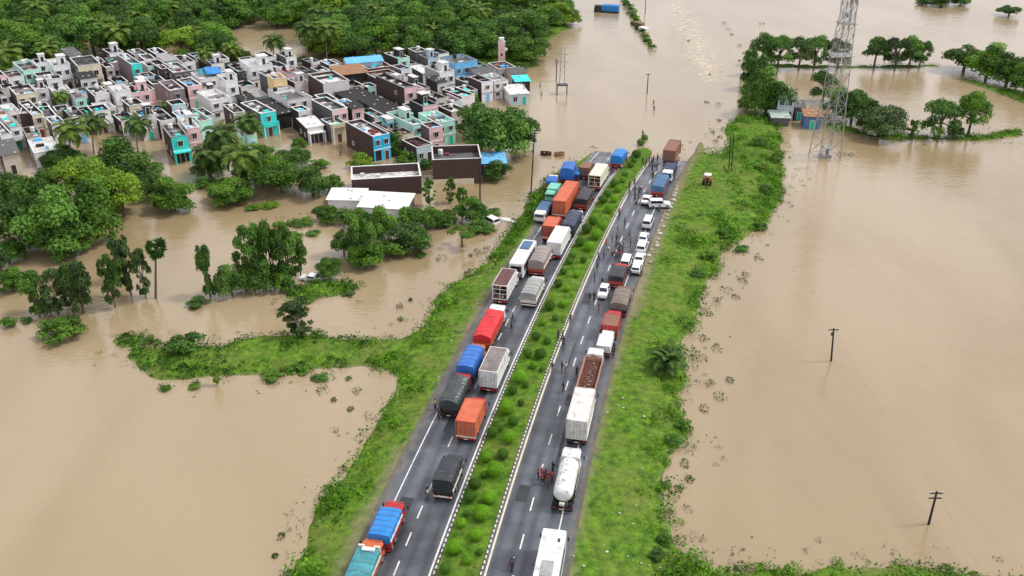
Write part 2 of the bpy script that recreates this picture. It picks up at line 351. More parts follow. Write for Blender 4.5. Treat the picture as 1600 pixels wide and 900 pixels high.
def land_material():
    m = bpy.data.materials.new('grass_land'); m.use_nodes = True; t = m.node_tree; N = t.nodes; l = t.links.new
    b = N['Principled BSDF']; b.inputs['Roughness'].default_value = .9; b.inputs['Specular IOR Level'].default_value = .15
    g = N.new('ShaderNodeTexCoord')
    def noise(sc, d=5):
        n = N.new('ShaderNodeTexNoise'); n.inputs['Scale'].default_value = sc; n.inputs['Detail'].default_value = d; n.inputs['Roughness'].default_value = .62; l(g.outputs['Object'], n.inputs['Vector']); return n.outputs['Fac']
    r = N.new('ShaderNodeValToRGB'); l(noise(.9, 8), r.inputs['Fac']); e = r.color_ramp.elements
    e[0].position = .34; e[0].color = (.035, .095, .01, 1); e[1].position = .66; e[1].color = (.15, .27, .025, 1)
    p = N.new('ShaderNodeMapRange'); p.inputs['From Min'].default_value = .47; p.inputs['From Max'].default_value = .64; p.inputs['To Max'].default_value = .5; l(noise(.17, 6), p.inputs['Value'])
    x = N.new('ShaderNodeMix'); x.data_type = 'RGBA'; l(p.outputs[0], x.inputs['Factor']); l(r.outputs['Color'], x.inputs['A']); x.inputs['B'].default_value = (.19, .2, .05, 1)
    a = N.new('ShaderNodeAttribute'); a.attribute_name = 'dirt'
    ns = N.new('ShaderNodeMath'); ns.operation = 'MULTIPLY_ADD'; ns.inputs[1].default_value = 1.6; ns.inputs[2].default_value = -.8; l(noise(.6, 6), ns.inputs[0])
    sm = N.new('ShaderNodeMath'); sm.use_clamp = True; l(a.outputs['Fac'], sm.inputs[0]); l(ns.outputs[0], sm.inputs[1])
    gate = N.new('ShaderNodeMath'); gate.operation = 'MULTIPLY'; l(sm.outputs[0], gate.inputs[0])
    st = N.new('ShaderNodeMath'); st.operation = 'GREATER_THAN'; st.inputs[1].default_value = .04; l(a.outputs['Fac'], st.inputs[0]); l(st.outputs[0], gate.inputs[1])
    y = N.new('ShaderNodeMix'); y.data_type = 'RGBA'; l(gate.outputs[0], y.inputs['Factor']); l(x.outputs['Result'], y.inputs['A']); y.inputs['B'].default_value = (.27, .215, .15, 1)
    l(y.outputs['Result'], b.inputs['Base Color'])
    bp = N.new('ShaderNodeBump'); bp.inputs['Strength'].default_value = .6; bp.inputs['Distance'].default_value = .25; l(noise(2.5, 4), bp.inputs['Height']); l(bp.outputs['Normal'], b.inputs['Normal'])
    return m
nyg, nxg = GX.shape
idx = np.arange(nyg * nxg).reshape(nyg, nxg)
keep = (np.maximum.reduce([HT[:-1, :-1], HT[1:, :-1], HT[:-1, 1:], HT[1:, 1:]]) > -.35)
q = np.stack([idx[:-1, :-1], idx[:-1, 1:], idx[1:, 1:], idx[1:, :-1]], -1)[keep]
used = np.unique(q); remap = np.full(nyg * nxg, -1); remap[used] = np.arange(len(used)); q = remap[q]
co = np.stack([GX.ravel(), GY.ravel(), HT.ravel()], -1)[used]
me = bpy.data.meshes.new('ground'); me.vertices.add(len(co)); me.vertices.foreach_set('co', co.astype(np.float32).ravel())
me.loops.add(q.size); me.loops.foreach_set('vertex_index', q.astype(np.int32).ravel())
me.polygons.add(len(q)); me.polygons.foreach_set('loop_start', np.arange(0, q.size, 4, dtype=np.int32)); me.polygons.foreach_set('loop_total', np.full(len(q), 4, np.int32))
me.polygons.foreach_set('use_smooth', np.ones(len(q), bool))
au = np.abs(GU)
dirt = np.clip(1 - (au - 11.0) / 1.6, 0, 1) * .75
far_r = (GU > 11) & (GYC > 130)
dirt = np.where(far_r, np.clip(1.25 - (GU - 11) / 2.3, 0, 1), dirt)
dirt = np.where((GU < -11) & (GYC > 118) & (GYC < 150), np.clip(1.1 - (-GU - 11) / 2.2, 0, 1), dirt)
dirt = np.where(mask + F > .5, dirt, 0); dirt = np.maximum(dirt, np.clip((.16 - HT) / .2, 0, 1) * .55)
dirt = np.where((GU < -11) & (GYC < 92), np.clip(.95 - (-GU - 11) / 3.2, 0, 1), dirt)
at_ = me.attributes.new('dirt', 'FLOAT', 'POINT'); at_.data.foreach_set('value', dirt.ravel()[used].astype(np.float32))
me.update(calc_edges=True)
struct(link('ground', me, land_material()))

def strip(name, u0, u1, ya, yb, dz, m, step=2.0, kind='structure'):
    b = MB(); n = max(1, int((yb - ya) / step)); V = []
    for i in range(n + 1):
        Y = ya + (yb - ya) * i / n
        for u in (u0, u1):
            p = rp(u, Y); V.append((p.x, p.y, p.z + dz))
    b.add(V, [(2*i, 2*i+1, 2*i+3, 2*i+2) for i in range(n)]); o = link(name, b, m); o['kind'] = kind; return o
YA, YB = 44, 222
def asphalt_material():
    m = M['asphalt']; N = m.node_tree.nodes; l = m.node_tree.links.new; b = N['Principled BSDF']; src = b.inputs['Base Color'].links[0].from_socket
    a = N.new('ShaderNodeAttribute'); a.attribute_name = 'track'; tc_ = N.new('ShaderNodeTexCoord'); n = N.new('ShaderNodeTexNoise'); n.inputs['Scale'].default_value = .25; n.inputs['Detail'].default_value = 6; l(tc_.outputs['Object'], n.inputs['Vector'])
    k = N.new('ShaderNodeMath'); k.operation = 'MULTIPLY'; l(a.outputs['Fac'], k.inputs[0]); l(n.outputs['Fac'], k.inputs[1])
    x = N.new('ShaderNodeMix'); x.data_type = 'RGBA'; l(k.outputs[0], x.inputs['Factor']); l(src, x.inputs['A']); x.inputs['B'].default_value = (.012, .013, .016, 1)
    a2 = N.new('ShaderNodeAttribute'); a2.attribute_name = 'mud'; n2 = N.new('ShaderNodeTexNoise'); n2.inputs['Scale'].default_value = .7; n2.inputs['Detail'].default_value = 7; l(tc_.outputs['Object'], n2.inputs['Vector'])
    m2 = N.new('ShaderNodeMapRange'); m2.inputs['From Min'].default_value = .42; m2.inputs['From Max'].default_value = .66; l(n2.outputs['Fac'], m2.inputs['Value'])
    k2 = N.new('ShaderNodeMath'); k2.operation = 'MULTIPLY'; l(a2.outputs['Fac'], k2.inputs[0]); l(m2.outputs['Result'], k2.inputs[1])
    y = N.new('ShaderNodeMix'); y.data_type = 'RGBA'; l(k2.outputs[0], y.inputs['Factor']); l(x.outputs['Result'], y.inputs['A']); y.inputs['B'].default_value = (.19, .155, .11, 1); l(y.outputs['Result'], b.inputs['Base Color'])
    rg_ = N.new('ShaderNodeMapRange'); rg_.inputs['From Min'].default_value = .35; rg_.inputs['From Max'].default_value = .65; rg_.inputs['To Min'].default_value = .2; rg_.inputs['To Max'].default_value = .5; l(n.outputs['Fac'], rg_.inputs['Value']); l(rg_.outputs['Result'], b.inputs['Roughness']); return m
def carriageway(name, u0, u1, paths):
    b = MB(); nc = 35; ny = int((YB - YA) / 2); V = []; T = []; Mu = []
    for i in range(ny + 1):
        Y = YA + (YB - YA) * i / ny
        for c in range(nc):
            u = u0 + (u1 - u0) * c / (nc - 1); p = rp(u, Y); V.append(p[:]); T.append(min(1.0, sum(math.exp(-((u - q) / .38) ** 2) for q in paths) * .9)); e = min(abs(u - u0), abs(u - u1)); Mu.append(max(0, .85 - e / .9) + max(0, (Y - 150) / 130) * .6)
    b.add(V, [(i*nc+c, i*nc+c+1, (i+1)*nc+c+1, (i+1)*nc+c) for i in range(ny) for c in range(nc-1)]); me = b.mesh(name)
    for nm, A in (('track', T), ('mud', Mu)): a = me.attributes.new(nm, 'FLOAT', 'POINT'); a.data.foreach_set('value', A)
    struct(link(name, me, M['asphalt']))
asphalt_material()
carriageway('left_carriageway_road', -MED - CW, -MED, (-9.3, -7.5, -5.5, -3.7)); carriageway('right_carriageway_road', MED, MED + CW, (3.5, 5.2, 6.6, 8.4))
pm('road_patch', (.04, .042, .046), rough=.5, var=.25, scale=1)
for u, Y, w_, l_ in ((-8.6, 79, 1.6, 3.2), (-5.2, 101, 1.2, 4.5), (4.4, 84, 1.4, 3), (7.0, 104, 1.5, 2.6), (4.2, 132, 1.3, 4), (7.4, 91, .5, 9), (-7.9, 95, .3, 7), (5.0, 112, .25, 8)):
    strip('road_patch', u - w_/2, u + w_/2, Y, Y + l_, .003, M['road_patch'], 1.0)
strip('gravel_shoulder', -MED - CW - .7, -MED - CW + .15, YA, 150, -.012, M['shoulder'])
strip('gravel_shoulder', MED + CW - .15, MED + CW + .45, YA, YB, -.012, M['shoulder'])
strip('edge_line', -10.05, -9.9, YA, YB, .004, M['road_paint']); strip('edge_line', 9.45, 9.6, YA, YB, .004, M['road_paint'])
strip('edge_line', -2.98, -2.78, YA, YB, .004, M['road_paint']); strip('edge_line', 2.76, 2.98, YA, YB, .004, M['edge_paint'])
def dashes(u, Yref, per, ln):
    b = MB(); Y = Yref - per * int((Yref - YA) / per)
    while Y < 214:
        V = []
        for a in (Y, Y + ln):
            for du in (-.085, .085):
                p = rp(u + du, a); V.append((p.x, p.y, p.z + .005))
        b.add(V, [(0, 1, 3, 2)]); Y += per
    struct(link('lane_dashes', b, M['road_paint']))
dashes(-6.55, road_at(653, 822).y, 4.35, 2.1); dashes(5.8, road_at(824, 847).y, 6.2, 2.35)
# kerbs: painted blocks in turn white and black, each with its own edges
def kerb(u, s):
    b = MB(); Y = YA; k = 0
    while Y < 216:
        for c, (a0, a1) in enumerate(((Y, Y + .5), (Y + .5, Y + .8))):
            P = []
            for z in (-.06, .13 if c == 0 else .12):
                for a in (a0 + .008, a1 - .008):
                    for du in (0, s * .14): 
                        p = rp(u + du, a); P.append((p.x, p.y, p.z + z))
            b.add(P, [(4, 5, 7, 6), (0, 1, 5, 4), (2, 3, 7, 6), (0, 2, 6, 4), (1, 3, 7, 5)], c)
        Y += .8
    o = link('kerb', b, [M['kerb_white'], M['kerb_black']]); struct(o)
kerb(-MED, 1); kerb(MED, -1)
# median soil and grass, domed between the kerbs
b = MB(); V = []; Y = YA; rows = 0; us = [-2.24, -1.6, -.8, 0, .8, 1.6, 2.24]
while Y < 224:
    for u in us:
        p = rp(u, Y); V.append((p.x, p.y, p.z + .13 + .22 * (1 - (u / 2.24) ** 2) + R.uniform(-.03, .05)))
    Y += 1.0; rows += 1
n = len(us); b.add(V, [(r*n+i, r*n+i+1, (r+1)*n+i+1, (r+1)*n+i) for r in range(rows-1) for i in range(n-1)])
me = b.mesh('median_grass', True); a = me.attributes.new('dirt', 'FLOAT', 'POINT')
def median_soil():
    m = land_material(); m.name = 'median_turf'; return m
struct(link('median_grass', me, median_soil()))

# ------------------------------------------------------------------ weeds and grass (nobody could count them)
def leaves(name, pts, z, size, tall, tint, m, upright=.6, kind='stuff'):
    n = len(pts)
    d = rng.normal(size=(n, 3)); d[:, 2] = np.abs(d[:, 2]) * .5 + upright * .6; d /= np.linalg.norm(d, axis=1)[:, None]
    s = size * rng.uniform(.6, 1.4, n)
    o = np.cross(d, rng.normal(size=(n, 3))); o /= np.linalg.norm(o, axis=1)[:, None] + 1e-6
    P = np.stack([pts[:, 0], pts[:, 1], z + tall * rng.random(n) ** .8], -1)
    ob = link(name, quads_mesh(name, P, d * s[:, None], o * (s * .55)[:, None], tint), m); ob['kind'] = kind; return ob
def hz(P):
    j = ((P[:, 0] - X0) / DG).astype(int).clip(0, nxg-1); i = ((P[:, 1] - Y0) / DG).astype(int).clip(0, nyg-1); return i, j
CL = vnoise(GX.shape, 4.0); CL2 = vnoise(GX.shape, 1.9)
def scatter(n, cond):
    P = np.stack([rng.uniform(X0, X1, n), rng.uniform(58, 300, n)], -1); i, j = hz(P); k = cond(i, j); return P[k], i[k], j[k]
verge = (np.abs(GU) > 12.2) & (np.abs(GU) < 45)
dist_in = FW
# tall weeds toward the water
P, i, j = scatter(900000, lambda i, j: (HT[i, j] > -.05) & (np.abs(GU[i, j]) > 13.2) & (rng.random(len(i)) < np.clip((.86 - FW[i, j]) * 2.2 + (CL[i, j] - .45) * 1.3, 0, 1) * .72) & (GY[i, j] < 260))
if len(P) > 52000: P, i, j = P[:52000], i[:52000], j[:52000]
hh = np.clip((CL2[i, j] - .3) * 2.4, .1, 1.5) * np.where(np.abs(GU[i, j]) < 30, 1.0, .6)
leaves('verge_weeds', P, np.maximum(HT[i, j], 0) , .33, hh, np.clip(CL[i, j] * .5 + CL2[i, j] * .4 + rng.normal(0, .2, len(P)) - .4 * (GU[i, j] < -26), 0, 1), M['weed'], .3)
# leafy mounds of weed, each a dome of leaves, crowding the water's edge
P, i, j = scatter(110000, lambda i, j: (HT[i, j] > -.12) & (np.abs(GU[i, j]) > 13.5) & (GY[i, j] < 262) & (rng.random(len(i)) < np.clip(np.maximum((.9 - FW[i, j]) * 2.0, (GU[i, j] - 17 - np.clip((GY[i, j] - 108) * .07, 0, 7)) / 6 * (GU[i, j] < 40)) + (CL[i, j] - .5) * 1.4, 0, 1) ** 1.4 * .36))
P, i, j = P[:3800], i[:3800], j[:3800]; nl = 56; nP = len(P)
rr_ = (.4 + 1.5 * rng.random(nP) ** 1.8) * np.where(np.abs(GU[i, j]) > 26, .6, 1); tt_ = rng.uniform(0, 1, nP)
d = rng.normal(size=(nP, nl, 3)); d[..., 2] = np.abs(d[..., 2]); d /= np.linalg.norm(d, axis=2)[..., None]
Q = np.stack([P[:, 0], P[:, 1], np.maximum(HT[i, j], -.02)], -1)[:, None] + d * (rr_[:, None] * rng.uniform(.75, 1.1, (nP, nl)))[..., None] * np.array([1, 1, 1.05])
nrm = d + rng.normal(0, .45, d.shape); t_ = np.cross(nrm, rng.normal(size=d.shape)); t_ /= np.linalg.norm(t_, axis=2)[..., None]; b_ = np.cross(nrm / np.linalg.norm(nrm, axis=2)[..., None], t_)
sz = (rr_[:, None] * .16 + .09) * rng.uniform(.7, 1.4, (nP, nl))
tn = np.clip(tt_[:, None] * .75 + rng.normal(.08, .15, (nP, nl)) - .35 * (GU[i, j] < -26)[:, None], 0, 1)
ob = link('weed_mounds', quads_mesh('weed_mounds', Q.reshape(-1, 3), (t_ * sz[..., None]).reshape(-1, 3), (b_ * sz[..., None] * .8).reshape(-1, 3), tn.ravel()), M['weed']); ob['kind'] = 'stuff'
# short grass tufts near the road
P, i, j = scatter(500000, lambda i, j: (HT[i, j] > .25) & (np.abs(GU[i, j]) > 12.0) & (FW[i, j] > .6) & (rng.random(len(i)) < .25 + CL2[i, j] * .6))
P, i, j = P[:45000], i[:45000], j[:45000]
leaves('verge_grass', P, HT[i, j], .15, .12, np.clip(CL[i, j] * .8 + rng.normal(0, .25, len(P)), 0, 1), M['short_grass'], 1.0)
# median tufts
u = rng.uniform(-2.2, 2.2, 16000); Yt = rng.uniform(62, 215, 16000); PT = np.array([rp(a, c)[:] for a, c in zip(u, Yt)])
leaves('median_tufts', PT, PT[:, 2] + .13 + .22 * (1 - (u / 2.24) ** 2), .12, .1, np.clip(rng.normal(.52, .25, 16000), 0, 1), M['weed'], 1.0)
# weeds standing out of the shallows
SH = blur((HT > 0).astype(float), 3.5)
P, i, j = scatter(300000, lambda i, j: (HT[i, j] < 0) & (SH[i, j] > .12) & (GY[i, j] < 250) & (CL2[i, j] * .75 + CL[i, j] * .25 > .66 - .22 * (SH[i, j] - .12)) & (rng.random(len(i)) < .6))
leaves('drowned_weeds', P[:14000], np.zeros(len(P[:14000])), .22, .3, np.clip(rng.normal(.35, .25, len(P[:14000])), 0, 1), M['weed_dark'], .3)
sel = lambda i, j: (HT[i, j] < 0) & (SH[i, j] > .02) & (GY[i, j] < 262) & (CL[i, j] * .5 + CL2[i, j] * .5 > .56 - .3 * SH[i, j]) & (rng.random(len(i)) < .05)
P, i, j = scatter(160000, sel); P = P[:800]; nP = len(P); nl = 26
rr_ = .12 + .5 * rng.random(nP) ** 2; d = rng.normal(size=(nP, nl, 3)); d[..., 2] = np.abs(d[..., 2]) * .8; d /= np.linalg.norm(d, axis=2)[..., None]
Q = np.stack([P[:, 0], P[:, 1], P[:, 0]*0], -1)[:, None] + d * (rr_[:, None] * rng.uniform(.5, 1.2, (nP, nl)))[..., None] * np.array([1.3, 1.3, .9])
t_ = np.cross(d + rng.normal(0, .6, d.shape), rng.normal(size=d.shape)); t_ /= np.linalg.norm(t_, axis=2)[..., None]; b_ = np.cross(d, t_); sz = (.07 + .14 * rr_[:, None]) * rng.uniform(.7, 1.4, (nP, nl))
ob = link('shallow_reeds', quads_mesh('shallow_reeds', Q.reshape(-1, 3), (t_ * sz[..., None]).reshape(-1, 3), (b_ * sz[..., None] * .7).reshape(-1, 3), np.clip(rng.normal(.35, .25, nP*nl), 0, 1)), M['weed_dark']); ob['kind'] = 'stuff'
# rough growth along the spits by the distant tree lines
P, i, j = scatter(400000, lambda i, j: (HT[i, j] > -.1) & (np.abs(GU[i, j]) >= 45) & (rng.random(len(i)) < .8))
leaves('spit_weeds', P[:30000], np.maximum(HT[i, j][:30000], 0), .32, .55, np.clip(rng.normal(.4, .25, len(P[:30000])), 0, 1), M['weed_dark'], .4)
def clump(px, py, wpx, hpx, n=60, m='weed_dark', name='drowned_weeds', k=.8):
    c = at(px, py); s = pxm(c); r = wpx / s / 2; hh_ = hpx / s
    a = rng.uniform(0, 6.28, n); rr = r * np.sqrt(rng.random(n))
    return np.stack([c.x + rr * np.cos(a), c.y + rr * np.sin(a) * 1.4, np.maximum(0, rng.random(n) * hh_ * (1 - .6 * rr / r))], -1)
CLUMPS = []
def cl(x, y, w_, h_, n=40): CLUMPS.append(clump(x, y, w_, h_, n))
for x, y, w_, h_ in [(505,610,22,6),(545,592,10,6),(558,612,14,8),(522,626,9,5),(548,640,10,4),(430,595,30,9),(510,590,28,12),(625,480,12,8),(642,470,8,6),(626,500,10,5),
    (690,405,20,7),(705,360,30,8),(668,372,18,7),(760,390,16,6),(745,395,14,6),(770,405,12,5),(480,560,30,9),(1135,455,22,7),(1160,440,16,6),(1120,470,14,5),(1105,490,18,7),(1150,465,14,5),
    (1125,620,22,7),(1110,600,16,6),(1140,595,14,5),(1095,560,22,7),(1120,545,18,6),(1100,530,18,6),(1100,640,16,7),(1075,700,22,8),(1078,750,14,7),(1042,805,22,10),(1070,725,18,6),(1060,765,14,5),
    (1185,405,16,5),(1150,395,12,5),(1165,430,14,5),(440,840,14,6),(430,870,10,5),(510,765,14,7),(535,735,16,9),(1315,242,16,6),(1330,243,10,4),
    (340,305,30,8),(420,318,30,8),(395,322,26,7),(470,345,40,10),(440,345,24,7),(460,365,30,8),(450,380,22,8),(490,362,22,8),(255,606,18,9),(540,322,20,6),(735,400,8,4),(600,318,14,5),
    (1190,38,10,5),(1131,37,9,5),(1138,47,12,3),(1143,54,6,2),(1155,72,8,4),(1076,64,5,3),(1109,117,4,2),(1122,164,10,5),(1123,189,8,4),(1113,208,8,5),(1118,222,10,6),(1125,215,8,3),(1104,160,8,2),(1163,83,6,3),(1155,95,5,2)]:
    cl(x, y, w_, h_, 46)
P = np.concatenate(CLUMPS); leaves('floating_debris', P[:, :2], P[:, 2], .26, .1, np.clip(rng.normal(.3, .25, len(P)), 0, 1), M['weed_dark'], .3)
# white water where the current runs over the drowned carriageway
fb = MB()
for k in range(620):
    t = R.random(); px = 1052 + 62 * t ** .9 + R.gauss(0, 11); py = 6 + 118 * t + R.gauss(0, 3)
    c = at(px, py); L_ = R.uniform(.3, 2.0); W_ = R.uniform(.03, .09); a = R.gauss(.25, .35); n_ = 7
    ring = [(c.x + math.cos(6.283*i/n_)*L_*R.uniform(.6, 1.2)*math.cos(a) - math.sin(6.283*i/n_)*W_*math.sin(a), c.y + math.cos(6.283*i/n_)*L_*math.sin(a) + math.sin(6.283*i/n_)*W_*math.cos(a)*2, .012) for i in range(n_)]
    fb.add(ring + [(c.x, c.y, .07)], [(i, (i+1) % n_, n_) for i in range(n_)])
pm('foam', (.72, .63, .5), rough=.6, var=.1); struct(link('foam', fb, M['foam']), 'stuff')
# ------------------------------------------------------------------ labels that say which one, by the nearest thing one can find
MARKS = []                                              # (short name, place, radius)
def mark(name, p): MARKS.append((name, Vector((p[0], p[1]))))
PEND = []
def later(o, base, p, group=None, marks=None): PEND.append((o, base, Vector((p[0], p[1])), group, marks))
def settle():
    taken = set(LABELS)
    def rel(p, mk):
        a, b = proj((p.x, p.y, 0)), proj((mk[1].x, mk[1].y, 0)); dx, dy = a[0] - b[0], (a[1] - b[1]) * 1.6
        return ('right of the ' if dx > 0 else 'left of the ') if abs(dx) > abs(dy) else ('in front of the ' if dy > 0 else 'behind the ')
    byl = {}
    for it in PEND:
        o, base, p, g, mk = it; near = sorted((MARKS if mk is None else mk), key=lambda m_: (m_[1] - p).length)[:7]
        opts = [f'{base}, {rel(p, m_)}{m_[0]}' for m_ in near]
        for a in near[:4]:
            for c in near[1:7]:
                if a is not c: opts.append(f'{base}, {rel(p, a)}{a[0]} and {rel(p, c)}{c[0]}')
        opts = [x for x in opts if len(x.split()) <= 16] or [base]
        lab = next((x for x in opts if x not in taken), None)
        if lab is None:
            lab = opts[0]                                 # what nothing tells apart shares one label
        taken.add(lab); byl.setdefault(lab, []).append((o, g)); o['label'] = lab
        if g: o['group'] = g
    for lab, os_ in byl.items():
        if len(os_) > 1:
            for o, g in os_:
                o['group'] = os_[0][1] or g or 'leafy trees standing in the flood'

# ------------------------------------------------------------------ trees
def crown(name, seed, blobs, n, leaf, fill=.3, flat=.55, core=None):
    rg = np.random.default_rng(seed)
    Cc = np.array([b_[:3] for b_ in blobs]); rr = np.array([b_[3] for b_ in blobs])
    w_ = rr ** 2 / (rr ** 2).sum(); k = rg.choice(len(blobs), n, p=w_)
    d = rg.normal(size=(n, 3)); d /= np.linalg.norm(d, axis=1)[:, None]
    low = d[:, 2] < -.35; d[low, 2] *= -1
    f = np.where(rg.random(n) < fill, rg.uniform(.35, .85, n), rg.uniform(.82, 1.14, n)); f = np.where(rg.random(n) < .08, rg.uniform(1.1, 1.4, n), f)
    P = Cc[k] + d * (rr[k] * f)[:, None] * np.array([1, 1, .82])
    D = np.linalg.norm(P[:, None, :] - Cc[None], axis=2) / rr[None]; D[np.arange(n), k] = 9
    ok = (D.min(1) > .72) | (rg.random(n) < .12)
    P, d, k = P[ok], d[ok], k[ok]; n = len(P)
    nrm = d + rg.normal(0, .55, (n, 3)); nrm[:, 2] += .25; nrm /= np.linalg.norm(nrm, axis=1)[:, None]
    t = np.cross(nrm, rg.normal(size=(n, 3))); t /= np.linalg.norm(t, axis=1)[:, None]; bt = np.cross(nrm, t)
    s = leaf * rg.uniform(.6, 1.45, n)
    tb = rg.uniform(.1, .95, len(blobs))
    tint = np.clip(tb[k] + rg.normal(0, .2, n), 0, 1)
    return quads_mesh(name, P, t * s[:, None], bt * (s * .8)[:, None], tint)
def blobset(seed, kind):
    r = random.Random(seed); B = []
    if kind == 'broad':                                  # unit size: crown width 2, total height 2
        for i in range(15):
            a = r.uniform(0, 6.28); q = math.sqrt(r.random()) * .62; z = 1.15 + .5 * (1 - q*q*1.6) * r.uniform(.2, 1)
            B.append((q*math.cos(a), q*math.sin(a), z, r.uniform(.24, .4)))
        for i in range(8):
            a = 6.28 * i / 8 + r.uniform(-.3, .3); B.append((.66*math.cos(a), .66*math.sin(a), r.uniform(.42, 1.15), r.uniform(.22, .36)))
    elif kind == 'low':                                  # crown down to the water
        for i in range(22):
            a = r.uniform(0, 6.28); q = math.sqrt(r.random()) * .72; z = .25 + 1.35 * (1 - q*q*1.2) * r.uniform(.1, 1)
            B.append((q*math.cos(a), q*math.sin(a), z, r.uniform(.22, .4)))
    elif kind == 'sparse':
        for i in range(46):
            z = r.uniform(.25, 1.9); q = (1.0 - abs(z - 1.1) * .75) * .8 * math.sqrt(r.random()); a = r.uniform(0, 6.28)
            B.append((q*math.cos(a), q*math.sin(a), z, r.uniform(.1, .2)))
    elif kind == 'tall':
        for i in range(26):
            z = r.uniform(.2, 1.85); q = (.85 - abs(z - .8) * .42) * math.sqrt(r.random()); a = r.uniform(0, 6.28)
            B.append((q*math.cos(a), q*math.sin(a), z, r.uniform(.16, .32)))
    elif kind == 'bush':
        for i in range(16):
            a = r.uniform(0, 6.28); q = math.sqrt(r.random()) * .75; z = .2 + 1.2 * (1 - q*q) * r.uniform(.2, 1)
            B.append((q*math.cos(a), q*math.sin(a), z, r.uniform(.2, .38)))
    elif kind == 'umbrella':
        for i in range(14):
            a = r.uniform(0, 6.28); q = math.sqrt(r.random()) * .8
            B.append((q*math.cos(a), q*math.sin(a), 1.45 + .35*(1-q*q) + r.uniform(-.12, .1), r.uniform(.18, .3)))
    return B
def trunk(seed, kind, blobs):
    r = random.Random(seed); b = MB(); zt = .8 if kind != 'umbrella' else 1.0
    if kind in ('bush', 'low', 'tall'): zt = .35
    b.path([(0, 0, -.25), (r.uniform(-.03, .03), r.uniform(-.03, .03), zt*.5), (0, 0, zt)], [.085, .065, .055], 7)
    for c in sorted(blobs, key=lambda q: r.random())[:9]:
        mid = (c[0]*.45, c[1]*.45, zt + (c[2]-zt)*.55); b.path([(0, 0, zt*.92), mid, c[:3]], [.04, .026, .01], 5)
    return b.mesh('trunk')
TP = {}
for kind, cnt, n, leaf in (('broad', 4, 7600, .077), ('low', 4, 8200, .077), ('sparse', 3, 4600, .088), ('tall', 4, 6000, .09), ('bush', 3, 2000, .125), ('umbrella', 2, 2200, .11)):
    for q in range(cnt):
        B = blobset(hash((kind, q)) % 1000 if False else len(TP) * 31 + 5, kind)
        TP[kind, q] = (crown('crown', len(TP) + 11, B, n, leaf), trunk(len(TP) + 3, kind, B))
NTREE = [0]
_mcache = {}
def with_mat(me, m):
    k = (me.name, m.name)
    if k not in _mcache:
        c = me.copy(); c.materials.clear(); c.materials.append(m); _mcache[k] = c
    return _mcache[k]
def tree(p, wid, hgt, kind, leaf, name=None, cat='tree', base=None, group=None, label=None):
    NTREE[0] += 1; cnt = sum(1 for k in TP if k[0] == kind); cm, tm = TP[kind, NTREE[0] * 7 % cnt]
    nm = name or ('shrub' if kind == 'bush' else 'broadleaf_tree')
    o = bpy.data.objects.new(nm, None); C.objects.link(o); o.location = p; o.rotation_euler = (0, 0, R.uniform(0, 6.28)); o['category'] = cat
    for n_, me_, mm in (('crown', cm, M[leaf]), ('trunk', tm, M['pale_bark' if kind == 'sparse' else 'bark'])):
        c = bpy.data.objects.new(n_, with_mat(me_, mm)); C.objects.link(c); c.parent = o; c.scale = (wid/2, wid/2, hgt/2)
    if label: tag(o, label, cat, group)
    elif base: later(o, base, p, group)
    return o
LEAFWORD = {'leaf_dark': 'dark green', 'leaf_mid': 'mid green', 'leaf_light': 'pale yellow-green', 'leaf_dusky': 'dusky olive'}
def ptree(px, py, wpx, hpx, kind, leaf, group=None, word=None, cat='tree', name=None):
    p = place(px, py); p.z = max(p.z - .1, -.05); s = pxm(p)
    kw = word or {'broad': 'spreading leafy tree', 'low': 'bushy tree with crown down to the water', 'sparse': 'thin young tree', 'tall': 'upright leafy tree', 'bush': 'low leafy shrub', 'umbrella': 'small umbrella-shaped tree'}[kind]
    cs = math.cos(math.atan2(CH, p.y)) ; hgt = max(.6, (hpx / s - wpx / s * .5 * math.sin(math.atan2(CH, p.y)) * .5) / cs)
    return tree(p, wpx / s, hgt, kind, leaf, name, cat if kind != 'bush' else 'shrub', ('large ' if wpx > 92 else 'small ' if wpx < 45 else '') + f'{LEAFWORD[leaf]} {kw}', group)
D_, Mi, Li, Du = 'leaf_dark', 'leaf_mid', 'leaf_light', 'leaf_dusky'
G1 = 'trees of the grove below the village'
